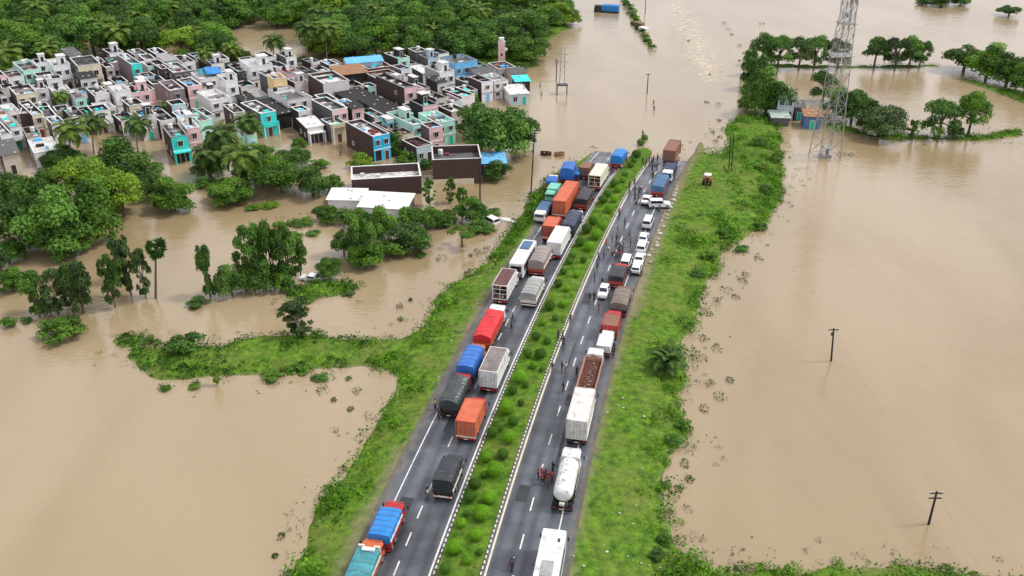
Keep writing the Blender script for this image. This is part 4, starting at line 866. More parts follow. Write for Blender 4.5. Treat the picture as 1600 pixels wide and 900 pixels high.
def build_house(c, a, w_, d, h, front, side, roof, opts='', label=None, name='house', short=None, cat='house', filler=False):
    r = random.Random(int(c.x*7 + c.y*13)); o = bpy.data.objects.new(name, None); C.objects.link(o); o.location = (c.x, c.y, 0); o.rotation_euler = (0, 0, a); o['category'] = cat
    FOOT.append((c.x, c.y, a, w_, d)); W2, D2 = w_/2, d/2; t = .18; pz = h - (1.7 if 'q' in opts else .75 if 'n' not in opts and not set(opts) & set('kgw') else .12)
    b = MB()                                             # four walls, front painted, the others bare
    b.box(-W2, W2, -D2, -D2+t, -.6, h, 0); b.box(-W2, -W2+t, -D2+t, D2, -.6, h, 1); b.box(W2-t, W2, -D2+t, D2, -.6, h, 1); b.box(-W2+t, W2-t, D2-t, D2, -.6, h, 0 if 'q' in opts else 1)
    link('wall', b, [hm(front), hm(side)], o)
    if 'w' in opts or 'k' in opts:                       # sheet roof on purlins, one slope or two
        ov = .35
        if 'k' in opts:
            link('roof_sheet', corrugated(-W2-ov, W2+ov, -D2-ov, .05, h+.1, h+1.1), hm(roof), o); link('roof_sheet', corrugated(-W2-ov, W2+ov, -.05, D2+ov, h+1.16, h+.1), hm(roof), o)
            for x in (-W2+.01, W2-t-.01): link('gable', MB().loft([[(x, -D2, h-.01), (x, D2, h-.01), (x, 0, h+.95)], [(x+t, -D2, h-.01), (x+t, D2, h-.01), (x+t, 0, h+.95)]]), hm(side), o)
        else: link('roof_sheet', corrugated(-W2-ov, W2+ov, -D2-ov, D2+ov, h+.08, h+.55), hm(roof), o)
        for q in range(r.randint(3, 7)): # weights on the sheets
            x, y = r.uniform(-W2, W2), r.uniform(-D2, D2); zz = h + (.1 + (1 - abs(y)/D2)*1.0 if 'k' in opts else .08 + .47*(y+D2)/(2*D2)) + .02
            link('roof_stone', MB().cbox(x-.25, x+.25, y-.2, y+.2, zz, zz+.22), M['stone'], o)
    else:
        link('roof', MB().box(-W2+t, W2-t, -D2+t, D2-t, pz-.15, pz), hr(roof), o)
        cp = MB(); q = .05                               # coping proud of the parapet
        cp.box(-W2-q, W2+q, -D2-q, -D2+t+q, h+.002, h+.1); cp.box(-W2-q, W2+q, D2-t-q, D2+q, h+.002, h+.1); cp.box(-W2-q, -W2+t+q, -D2+t+q, D2-t-q, h+.002, h+.1); cp.box(W2-t-q, W2+q, -D2+t+q, D2-t-q, h+.002, h+.1)
        link('parapet_coping', cp, hm('roofwhite' if r.random() < .65 else 'white' if r.random() < .5 else 'roofgrey'), o)
        for q in range(r.randint(3, 8)):                 # things stored on the roof as part of it: low plinths, pipe ends, beams
            x, y = r.uniform(-W2+.8, W2-.8), r.uniform(-D2+1, D2-1); l_ = r.uniform(.3, 1.1)
            link('roof_plinth', MB().box(x-l_, x+l_*.6, y-.4, y+.5, pz+.003, pz+r.uniform(.2, .7)), hm(r.choice(['roofwhite', 'slate', 'roofgrey', 'dark', 'roofwhite', 'dark', 'rust', 'azure', 'maroon', 'turquoise'] if h < 7 else ['roofwhite', 'slate'])), o)
        if d > 7 and 'n' not in opts:                    # a cross wall dividing the terrace
            y = r.uniform(-.1, .3)*d; 'q' in opts or link('terrace_wall', MB().box(-W2+t+.01, W2-t-.01, y, y+.15, pz+.003, h-.05), hm(side if r.random() < .5 else 'roofgrey'), o)
    fl = max(1, int(round(h / 3.3))); fh = h / fl if fl == 1 else (h - .5) / fl
    if 'x' not in opts:
        nx = max(1, int(w_ / 2.1)) if fl > 1 or w_ > 4 else 1
        for f in range(fl):
            for i in range(nx):
                x = -W2 + (i + .5) * w_ / nx; z = f*fh + 1.0
                if f == 0 and i == nx // 2: door(o, x, -D2-.01, .05, c=r.choice(['dark', 'brown', 'azure', 'maroon', 'green']))
                elif 'o' in opts and f == 0: link('opening_shade_panel', MB().box(x-.75, x+.75, -D2-.03, -D2+.02, .1, 2.5), M['pane'], o)  # dark slab on the closed wall stands in for an opening's shade
                else: window(o, x, -D2-.01, z, r.choice([.9, 1.0, 1.1]), 1.2 if fh > 2.7 else .9)
            if f > 0: link('floor_band', MB().box(-W2-.08, W2+.08, -D2-.12, -D2-.003, f*fh-.12, f*fh+.08), hm('white' if front not in ('white', 'cream') else 'roofgrey'), o)
        for f in range(fl):
            for y in (-.2, .25):
                if r.random() < .4 and d > 6: window(o, -W2-.01, y*d, f*fh+1.2, .8, .9, -math.pi/2, False)
    if 'b' in opts:                                      # balcony with a parapet front
        z = fh*(fl-1) if fl > 1 else fh*.9; y0 = -D2 - 1.2
        link('balcony', MB().box(-W2, W2, y0, -D2-.13, z-.08, z+.08).box(-W2, W2, y0, y0+.1, z+.083, z+.95).box(-W2, -W2+.1, y0+.11, -D2-.13, z+.083, z+.95).box(W2-.1, W2, y0+.11, -D2-.13, z+.083, z+.95), hm(front), o)
        for x in (-W2+.15, W2-.15): link('pillar', MB().box(x-.12, x+.12, y0+.02, y0+.26, -.5, z-.083), hm('white'), o)
    if 's' in opts or 't' in opts:                       # stair room on the roof
        sw, sdp = min(2.6, w_*.45), min(3.4, d*.35); x0 = (W2 - t - sw - .1) if 's' in opts else (-W2 + t + .1); y0 = D2 - t - sdp - r.uniform(.1, d*.35)
        link('stair_room', MB().box(x0, x0+sw, y0, y0+sdp, pz+.003, pz+2.5), hm(front if r.random() < .6 else side), o)
        link('stair_roof', MB().box(x0-.2, x0+sw+.2, y0-.25, y0+sdp+.15, pz+2.503, pz+2.65), hm('roofwhite'), o); door(o, x0+sw/2, y0-.01, pz+.02, .8, 1.9)
    if 'g' in opts:                                      # false gable on the front
        link('pediment', MB().loft([[(-W2, -D2-.01, h), (W2, -D2-.01, h), (W2*.5, -D2-.01, h+.9), (0, -D2-.01, h+1.5), (-W2*.5, -D2-.01, h+.9)], [(-W2, -D2+.2, h), (W2, -D2+.2, h), (W2*.5, -D2+.2, h+.9), (0, -D2+.2, h+1.5), (-W2*.5, -D2+.2, h+.9)]]), hm(front), o)
    if 'a' in opts:                                      # arched recess plaques along the front
        for i in range(3):
            x = -W2 + (i+.5)*w_/3; link('arched_niche', MB().prism([(0, 0), (0, 0)], 0, 0) if False else MB().loft([[(x-.55+k[0], -D2-.06, h*.35+k[1]) for k in ((0,0),(1.1,0),(1.1,1.3),(.85,1.75),(.55,1.9),(.25,1.75),(0,1.3))], [(x-.55+k[0], -D2-.005, h*.35+k[1]) for k in ((0,0),(1.1,0),(1.1,1.3),(.85,1.75),(.55,1.9),(.25,1.75),(0,1.3))]]), hm('cream'), o)
    if 'c' in opts: link('base_band', MB().box(-W2-.06, W2*.68, -D2-.07, -D2-.004, -.4, 1.3), hm('cream'), o)
    if 'p' in opts:                                      # front portal on posts
        y0 = -D2-1.4
        for x in (-W2+.15, W2-.15): link('post', MB().box(x-.14, x+.14, y0, y0+.28, -.5, 2.6), hm(front), o)
        link('porch_roof', MB().box(-W2, W2, y0-.1, -D2-.01, 2.603, 2.85), hm(front), o); link('opening_shade_panel', MB().box(-W2+.4, W2-.4, -D2-.03, -D2-.012, 0, 2.4), M['pane'], o)  # dark slab behind the posts paints the shade of an open front
    if 'T' in opts or (not set(opts) & set('kwn') and r.random() < .45):
        x, y = r.uniform(-W2+1, W2-1), D2 - r.uniform(1.2, min(3.5, d*.4)); cs, sn = math.cos(a), math.sin(a); blk = r.random() < .4
        zt = h + .1 if False else pz + .003
        tk = bpy.data.objects.new('water_tank', None); C.objects.link(tk); tk.location = (c.x + x*cs - y*sn, c.y + x*sn + y*cs, zt); tk['category'] = 'water tank'
        b = MB(); n = 12; b.loft([[(q*math.cos(6.283*i/n), q*math.sin(6.283*i/n), z) for i in range(n)] for q, z in ((.5, .35), (.58, .4), (.58, .75), (.55, .8), (.58, .85), (.58, 1.3), (.45, 1.5), (.2, 1.58))]); link('barrel', b, M['tank_black' if blk else 'white_paint'], tk)
        link('lid', MB().loft([[(q*math.cos(6.283*i/n), q*math.sin(6.283*i/n), z) for i in range(n)] for q, z in ((.22, 1.58), (.2, 1.66))]), M['tank_black'], tk); link('stand', MB().box(-.5, .5, -.5, .5, 0, .35), hm('roofgrey'), tk)
        later(tk, ('black' if blk else 'white') + ' plastic water tank on a flat roof', (c.x, c.y), 'roof water tanks', HMARKS)
    if label: tag(o, label, cat)
    else: later(o, f'{front if front == side else front + "-fronted"} low house with {roof.replace("roof", "").replace("dark", "dark ").strip() or "grey"} roof', c, 'low houses between the taller ones', HMARKS)
    if short: mark(short, c); HMARKS.append((short, Vector((c.x, c.y))))
    return o
HMARKS = []
HOUSES = [ # left x, right x, top y of the front, height, depth, front, side, roof, options, angle, label, short name
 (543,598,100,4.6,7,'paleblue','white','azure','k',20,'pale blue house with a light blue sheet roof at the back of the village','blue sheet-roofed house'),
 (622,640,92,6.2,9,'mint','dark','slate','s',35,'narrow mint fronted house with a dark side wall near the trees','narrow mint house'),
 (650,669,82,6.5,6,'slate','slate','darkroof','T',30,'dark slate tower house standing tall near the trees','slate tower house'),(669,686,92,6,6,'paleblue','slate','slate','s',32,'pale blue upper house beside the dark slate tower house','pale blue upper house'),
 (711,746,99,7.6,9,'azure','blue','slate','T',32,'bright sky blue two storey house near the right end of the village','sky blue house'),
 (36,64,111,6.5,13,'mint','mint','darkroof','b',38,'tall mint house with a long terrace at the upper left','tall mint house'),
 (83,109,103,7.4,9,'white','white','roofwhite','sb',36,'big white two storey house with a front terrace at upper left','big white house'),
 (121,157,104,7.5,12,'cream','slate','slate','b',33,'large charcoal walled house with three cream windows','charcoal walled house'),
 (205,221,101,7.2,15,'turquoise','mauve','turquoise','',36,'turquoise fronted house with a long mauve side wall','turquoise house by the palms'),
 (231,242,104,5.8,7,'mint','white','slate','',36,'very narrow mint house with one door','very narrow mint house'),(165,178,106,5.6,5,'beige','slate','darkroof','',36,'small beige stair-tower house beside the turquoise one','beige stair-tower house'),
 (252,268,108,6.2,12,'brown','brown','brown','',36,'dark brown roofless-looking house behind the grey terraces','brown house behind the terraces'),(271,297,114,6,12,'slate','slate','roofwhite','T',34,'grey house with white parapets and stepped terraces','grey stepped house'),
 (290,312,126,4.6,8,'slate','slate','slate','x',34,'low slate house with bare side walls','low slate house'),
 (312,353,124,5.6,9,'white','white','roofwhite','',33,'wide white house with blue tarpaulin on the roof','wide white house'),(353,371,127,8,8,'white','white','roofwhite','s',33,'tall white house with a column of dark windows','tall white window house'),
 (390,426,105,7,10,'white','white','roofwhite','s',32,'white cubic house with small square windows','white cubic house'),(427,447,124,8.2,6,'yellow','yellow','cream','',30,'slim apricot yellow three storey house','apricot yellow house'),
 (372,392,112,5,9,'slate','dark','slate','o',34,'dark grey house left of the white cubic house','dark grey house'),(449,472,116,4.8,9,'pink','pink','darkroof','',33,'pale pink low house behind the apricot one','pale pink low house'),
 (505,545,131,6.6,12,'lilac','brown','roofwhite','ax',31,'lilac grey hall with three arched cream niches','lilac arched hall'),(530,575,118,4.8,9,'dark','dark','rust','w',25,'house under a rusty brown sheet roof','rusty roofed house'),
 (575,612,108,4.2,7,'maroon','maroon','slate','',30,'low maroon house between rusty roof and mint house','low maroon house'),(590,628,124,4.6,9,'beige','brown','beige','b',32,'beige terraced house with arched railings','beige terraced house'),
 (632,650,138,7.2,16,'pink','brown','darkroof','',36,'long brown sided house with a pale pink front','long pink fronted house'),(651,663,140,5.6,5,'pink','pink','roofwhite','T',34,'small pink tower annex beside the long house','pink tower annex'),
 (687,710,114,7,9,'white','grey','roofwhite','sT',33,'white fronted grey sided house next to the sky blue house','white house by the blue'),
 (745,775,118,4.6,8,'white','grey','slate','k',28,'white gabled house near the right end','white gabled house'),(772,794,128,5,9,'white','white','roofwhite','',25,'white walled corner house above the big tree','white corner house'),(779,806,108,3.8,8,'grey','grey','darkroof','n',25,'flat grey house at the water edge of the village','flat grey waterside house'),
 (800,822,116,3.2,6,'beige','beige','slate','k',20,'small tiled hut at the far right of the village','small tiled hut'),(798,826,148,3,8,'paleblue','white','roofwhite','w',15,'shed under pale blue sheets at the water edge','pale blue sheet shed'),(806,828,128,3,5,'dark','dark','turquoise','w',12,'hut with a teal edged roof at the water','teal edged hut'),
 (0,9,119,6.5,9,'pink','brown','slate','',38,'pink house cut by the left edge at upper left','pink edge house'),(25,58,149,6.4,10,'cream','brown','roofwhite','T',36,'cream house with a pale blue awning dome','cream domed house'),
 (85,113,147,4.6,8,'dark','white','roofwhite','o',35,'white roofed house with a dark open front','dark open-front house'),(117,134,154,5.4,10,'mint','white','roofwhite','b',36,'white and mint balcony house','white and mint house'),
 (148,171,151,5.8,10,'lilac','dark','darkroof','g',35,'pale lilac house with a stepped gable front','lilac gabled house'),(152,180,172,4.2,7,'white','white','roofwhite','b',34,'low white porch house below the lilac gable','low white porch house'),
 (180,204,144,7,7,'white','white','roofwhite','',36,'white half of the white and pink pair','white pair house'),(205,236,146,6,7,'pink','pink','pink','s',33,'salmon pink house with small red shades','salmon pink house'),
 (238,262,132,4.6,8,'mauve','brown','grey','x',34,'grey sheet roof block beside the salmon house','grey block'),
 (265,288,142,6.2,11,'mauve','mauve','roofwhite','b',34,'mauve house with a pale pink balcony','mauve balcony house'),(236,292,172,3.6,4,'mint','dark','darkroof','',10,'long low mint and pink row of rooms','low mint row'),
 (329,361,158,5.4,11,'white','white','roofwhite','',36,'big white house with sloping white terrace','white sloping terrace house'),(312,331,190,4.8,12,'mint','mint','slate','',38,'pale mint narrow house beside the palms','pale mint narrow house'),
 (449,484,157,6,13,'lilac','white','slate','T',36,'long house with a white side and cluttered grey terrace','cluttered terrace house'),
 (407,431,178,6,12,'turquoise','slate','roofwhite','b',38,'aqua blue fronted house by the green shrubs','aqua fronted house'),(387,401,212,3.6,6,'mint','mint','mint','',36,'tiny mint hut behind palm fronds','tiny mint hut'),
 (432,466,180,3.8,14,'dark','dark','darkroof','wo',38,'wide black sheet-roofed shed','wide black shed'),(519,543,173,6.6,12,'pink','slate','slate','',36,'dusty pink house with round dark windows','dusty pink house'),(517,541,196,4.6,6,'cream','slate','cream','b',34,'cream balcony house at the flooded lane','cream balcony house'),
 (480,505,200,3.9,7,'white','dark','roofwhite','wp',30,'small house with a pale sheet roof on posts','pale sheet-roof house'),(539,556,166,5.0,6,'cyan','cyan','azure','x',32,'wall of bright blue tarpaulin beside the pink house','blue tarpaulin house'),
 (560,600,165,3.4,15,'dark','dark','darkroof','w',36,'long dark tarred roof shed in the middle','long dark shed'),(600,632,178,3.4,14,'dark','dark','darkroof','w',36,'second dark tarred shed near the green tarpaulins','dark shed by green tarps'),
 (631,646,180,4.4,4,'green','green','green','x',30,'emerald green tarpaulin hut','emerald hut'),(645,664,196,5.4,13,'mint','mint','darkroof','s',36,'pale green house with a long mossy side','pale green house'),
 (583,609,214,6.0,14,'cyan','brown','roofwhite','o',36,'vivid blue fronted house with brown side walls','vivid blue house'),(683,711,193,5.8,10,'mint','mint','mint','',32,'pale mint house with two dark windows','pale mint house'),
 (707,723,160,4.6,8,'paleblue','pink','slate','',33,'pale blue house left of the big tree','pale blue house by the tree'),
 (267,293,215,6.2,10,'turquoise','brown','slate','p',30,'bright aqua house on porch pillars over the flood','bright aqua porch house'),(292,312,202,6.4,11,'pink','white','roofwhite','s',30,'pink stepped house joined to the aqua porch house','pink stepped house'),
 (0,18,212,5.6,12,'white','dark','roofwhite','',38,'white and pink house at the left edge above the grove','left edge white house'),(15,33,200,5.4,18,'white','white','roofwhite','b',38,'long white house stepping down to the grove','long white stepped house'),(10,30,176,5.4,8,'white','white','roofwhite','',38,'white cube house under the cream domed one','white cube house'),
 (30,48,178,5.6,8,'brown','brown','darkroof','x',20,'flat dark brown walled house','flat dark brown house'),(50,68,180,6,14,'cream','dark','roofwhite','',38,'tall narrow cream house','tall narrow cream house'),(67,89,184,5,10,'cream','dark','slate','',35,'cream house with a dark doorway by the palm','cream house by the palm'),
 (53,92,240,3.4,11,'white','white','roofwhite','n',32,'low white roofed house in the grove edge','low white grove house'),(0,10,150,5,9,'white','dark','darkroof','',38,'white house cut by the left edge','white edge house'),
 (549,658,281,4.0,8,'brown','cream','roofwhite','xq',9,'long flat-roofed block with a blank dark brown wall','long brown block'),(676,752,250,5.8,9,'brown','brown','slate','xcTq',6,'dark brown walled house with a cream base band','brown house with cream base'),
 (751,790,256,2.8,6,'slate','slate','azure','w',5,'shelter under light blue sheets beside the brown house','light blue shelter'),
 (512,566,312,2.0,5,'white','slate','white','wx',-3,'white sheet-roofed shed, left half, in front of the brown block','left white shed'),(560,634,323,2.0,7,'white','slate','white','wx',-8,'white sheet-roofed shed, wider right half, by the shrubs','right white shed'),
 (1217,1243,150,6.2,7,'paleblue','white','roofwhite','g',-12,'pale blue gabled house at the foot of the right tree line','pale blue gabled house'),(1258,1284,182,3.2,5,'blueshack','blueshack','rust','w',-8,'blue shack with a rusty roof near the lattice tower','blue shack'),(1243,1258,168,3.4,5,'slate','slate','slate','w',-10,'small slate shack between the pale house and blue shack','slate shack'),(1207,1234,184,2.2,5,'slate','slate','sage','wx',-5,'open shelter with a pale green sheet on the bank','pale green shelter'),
]
for t_ in HOUSES: house(t_[0], t_[1], t_[2], t_[3], t_[4], t_[5], t_[6], t_[7], t_[8], t_[9], t_[10], short=t_[11], name='shed' if 'shed' in t_[10] or 'shelter' in t_[10] or 'shack' in t_[10] else 'house', cat='shed' if 'shed' in t_[10] or 'shelter' in t_[10] or 'shack' in t_[10] else 'house')
# low houses filling the gaps between them
VP = [tuple(at(x, y)[:2]) for x, y in [(-40,120),(30,118),(100,108),(180,106),(300,108),(420,112),(520,112),(620,108),(760,112),(815,120),(815,150),(735,160),(715,200),(690,225),(655,250),(610,230),(565,200),(540,215),(470,210),(400,215),(330,205),(300,215),(235,215),(160,205),(95,235),(40,265),(-40,260)]]
def hits(x, y, a, w_, d):
    for X, Y, A, W_, D__ in FOOT:
        if (X-x)**2 + (Y-y)**2 > 900: continue
        for (cx, cy, ca, cw, cd, ox, oy, oa, ow, od) in ((X,Y,A,W_,D__,x,y,a,w_,d), (x,y,a,w_,d,X,Y,A,W_,D__)):
            cs, sn = math.cos(oa), math.sin(oa); n_ = 0
            for i in (-.5, -.25, 0, .25, .5):
                for j in (-.5, -.3, -.1, .1, .3, .5):
                    px, py = ox + i*ow*cs - j*od*sn - cx, oy + i*ow*sn + j*od*cs - cy
                    u_, v_ = px*math.cos(ca) + py*math.sin(ca), -px*math.sin(ca) + py*math.cos(ca)
                    if abs(u_) < cw/2 and abs(v_) < cd/2: return True
    return False
nf = 0
for k in range(16000):
    x = R.uniform(min(p[0] for p in VP), max(p[0] for p in VP)); y = R.uniform(min(p[1] for p in VP), max(p[1] for p in VP)); w_, d = R.uniform(2.9, 4.6), R.uniform(4.5, 10.5); a = math.radians(35 + R.uniform(-3, 3))
    if not bool(inside(VP, np.array([x]), np.array([y]))[0]) or hits(x, y, a, w_ + .4, d + .6): continue
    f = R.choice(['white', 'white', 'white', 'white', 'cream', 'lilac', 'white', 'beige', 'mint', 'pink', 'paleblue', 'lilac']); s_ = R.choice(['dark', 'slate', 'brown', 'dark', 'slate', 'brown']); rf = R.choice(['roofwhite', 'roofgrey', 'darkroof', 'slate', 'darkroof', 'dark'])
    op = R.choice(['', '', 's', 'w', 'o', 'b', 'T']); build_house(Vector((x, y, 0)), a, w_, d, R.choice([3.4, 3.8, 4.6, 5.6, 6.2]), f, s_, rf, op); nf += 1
    if nf >= 170: break
# tarpaulins spread over roofs, the pink water tower
def tarp_sheet(px, py, h, wx, dy, m, label):
    p = at(px, py, h); b = MB(); n = 7; V = []
    for j in range(n):
        for i in range(n): V.append(((i/(n-1)-.5)*wx, (j/(n-1)-.5)*dy, .35*math.sin(i*1.3+px)*math.sin(j*1.1) + .9*(j/(n-1)) ))
    b.add(V, [(j*n+i, j*n+i+1, (j+1)*n+i+1, (j+1)*n+i) for j in range(n-1) for i in range(n-1)]); o = link('tarpaulin', b.mesh('tarpaulin', True), M[m], None, p, .5); sm = o.modifiers.new('thick', 'SOLIDIFY'); sm.thickness = .05; tag(o, label, 'tarpaulin')
tarp_sheet(332, 112, 5.9, 4.2, 5, 'tarp_azure', 'bright blue tarpaulin on the wide white house roof'); tarp_sheet(316, 114, 5.6, 2.6, 3, 'tarp_teal', 'small teal tarpaulin beside the bright blue one'); tarp_sheet(606, 190, 4.2, 3.4, 4, 'tarp_teal', 'teal tarpaulin strip over the dark tarred sheds')
p = at(784, 101); o = empty('water_tower', 'slim pink concrete water tower among the trees behind the village', 'tower', p)
link('shaft', MB().box(-1.1, 1.1, -1, 1, -.5, 7.4), hm('pink'), o); link('tank', MB().cbox(-.8, .8, -.8, .8, 7.4, 8.6, .1), M['white_paint'], o); link('window', MB().box(-.3, .3, -1.06, -1.0, 3, 3.8), M['pane'], o)
link('dish', MB().ell((1.3, -.9, 5), (.6, .2, .6), 8, 5), M['white_paint'], o)
# ------------------------------------------------------------------ vehicles (built facing +y, origin under the tail)
def wheel_mesh(r, w_):
    b = MB(); b.lathe_x([(-w_/2, r*.62), (-w_/2, r*.92), (-w_/2*.7, r), (w_/2*.7, r), (w_/2, r*.92), (w_/2, r*.62)], 0, 0, 0, 14, 0)
    b.lathe_x([(w_/2+.004, r*.6), (w_/2-.05, r*.4), (w_/2+.03, r*.2), (w_/2+.03, r*.05)], 0, 0, 0, 10, 1); b.lathe_x([(-w_/2-.004, r*.6), (-w_/2+.05, r*.4), (-w_/2-.03, r*.05)], 0, 0, 0, 10, 1)
    me = b.mesh('wheel'); me.materials.append(M['tyre']); me.materials.append(M['rim']); return me
WH = {'truck': wheel_mesh(.48, .3), 'dual': wheel_mesh(.48, .56), 'car': wheel_mesh(.31, .2), 'van': wheel_mesh(.36, .22), 'bike': wheel_mesh(.3, .09), 'tractor': wheel_mesh(.72, .42), 'small': wheel_mesh(.4, .25)}
def put_wheels(o, specs):
    for k, x, y, r in specs: link('wheel', WH[k], None, o, (x, y, r))
def on_road(px, py, fwd=True, yaw=0.0):
    p = road_at(px, py); u_, Y_ = road_uv([p.x], [p.y]); h_ = head(float(Y_[0])); return p, -h_ + yaw
VEH = []
def vehicle(name, label, cat, px, py, yaw=0.0, short=None, group=None, flip=None, dz=0.0):
    p, rz = on_road(px, py, yaw=yaw)
    if flip:                                             # turned round: the pixel is still the end nearer the camera
        d = Vector((-math.sin(rz), math.cos(rz), 0)) * flip; p = p + d; rz += math.pi; p.z = float(road_z(p.y))
    p.z += dz; o = empty(name, label, cat, p, rz, group); VEH.append(o)
    if short: mark(short, p + Vector((-math.sin(rz), math.cos(rz), 0)) * 3)
    return o
def cab(o, W_, L_, cl, m, hc=2.3, roofm=None, deflector=False):
    y0, y1 = L_ - cl, L_; x = W_/2 * .95
    b = MB(); b.loft([[(-x, y0, .55), (x, y0, .55), (x, y0, 1.45), (x*.93, y0, hc-.12), (x*.8, y0, hc), (-x*.8, y0, hc), (-x*.93, y0, hc-.12), (-x, y0, 1.45)],
                      [(-x, y1-.22, .55), (x, y1-.22, .55), (x, y1-.2, 1.45), (x*.93, y1-.32, hc-.12), (x*.8, y1-.42, hc), (-x*.8, y1-.42, hc), (-x*.93, y1-.32, hc-.12), (-x, y1-.2, 1.45)],
                      [(-x*.94, y1, .6), (x*.94, y1, .6), (x*.94, y1, 1.38), (x*.88, y1-.14, hc-.2), (x*.74, y1-.24, hc-.1), (-x*.74, y1-.24, hc-.1), (-x*.88, y1-.14, hc-.2), (-x*.94, y1, 1.38)]])
    cb = link('cab', b, m, o)
    link('windshield', MB().loft([[(-x*.84, y1+.015, 1.42), (x*.84, y1+.015, 1.42), (x*.76, y1-.115, hc-.3), (-x*.76, y1-.115, hc-.3)], [(-x*.84, y1-.05, 1.42), (x*.84, y1-.05, 1.42), (x*.76, y1-.18, hc-.3), (-x*.76, y1-.18, hc-.3)]]), M['glass'], cb)
    for s in (-1, 1):
        link('side_window', MB().box(s*x-.01 if s > 0 else s*x-.015, s*x+.015 if s > 0 else s*x+.01, y1-.95, y1-.32, 1.45, hc-.35), M['glass'], cb)
        link('mirror', MB().cbox(s*(x+.28)-.09, s*(x+.28)+.09, y1-.22, y1-.14, 1.4, 1.95, .02).tube((s*x*.95, y1-.2, 1.9), (s*(x+.28), y1-.18, 1.9), .02), M['dark_metal'], cb)
        link('headlight', MB().cbox(s*x*.72-.16, s*x*.72+.16, y1-.02, y1+.04, .72, .92, .02), M['lamp_white'], cb)
    link('rear_window', MB().box(-x*.4, x*.4, y0-.012, y0+.01, 1.5, hc-.35), M['glass'], cb)
    link('bumper', MB().cbox(-x, x, y1-.05, y1+.14, .42, .66, .04), M['dark_metal'], cb)
    link('sun_visor', MB().loft([[(-x*.8, y1-.2, hc-.1), (x*.8, y1-.2, hc-.1), (x*.8, y1-.16, hc-.14), (-x*.8, y1-.16, hc-.14)], [(-x*.84, y1+.14, hc-.2), (x*.84, y1+.14, hc-.2), (x*.84, y1+.14, hc-.24), (-x*.84, y1+.14, hc-.24)]]), roofm or m, cb)
    return cb
def under(o, W_, L_, cl, tail='red_paint', axles=2):
    ch_ = MB(); ch_.box(-.45, -.3, .15, L_-.3, .62, .9).box(.3, .45, .15, L_-.3, .62, .9)
    for k in range(5): y = .3 + (L_-1.2)*k/4; ch_.box(-.3, .3, y, y+.12, .65, .85)
    ch_.box(-W_/2+.15, -.5, L_*.45, L_*.62, .5, .9).box(.5, W_/2-.15, L_*.45, L_*.58, .5, .9)
    link('chassis', ch_, M['chassis'], o)
    ws = [('truck', s*(W_/2-.2), L_-cl*.55, .48) for s in (-1, 1)]
    for k in range(axles): ws += [('dual', s*(W_/2-.33), .85 + 1.12*k, .48) for s in (-1, 1)]
    put_wheels(o, ws)
    link('rear_bumper', MB().cbox(-W_/2+.05, W_/2-.05, -.02, .12, .5, .72, .03), M[tail], o)
    for s in (-1, 1):
        link('tail_light', MB().cbox(s*(W_/2-.35)-.16, s*(W_/2-.35)+.16, -.05, -.021, .74, .9, .012), M['lamp_red'], o)
        link('mudflap', MB().box(s*(W_/2-.33)-.28, s*(W_/2-.33)+.28, .22, .25, .18, .8), M['tyre'], o)
    link('number_plate', MB().box(-.26, .26, -.045, -.021, .54, .66), M['cream_paint'], o)
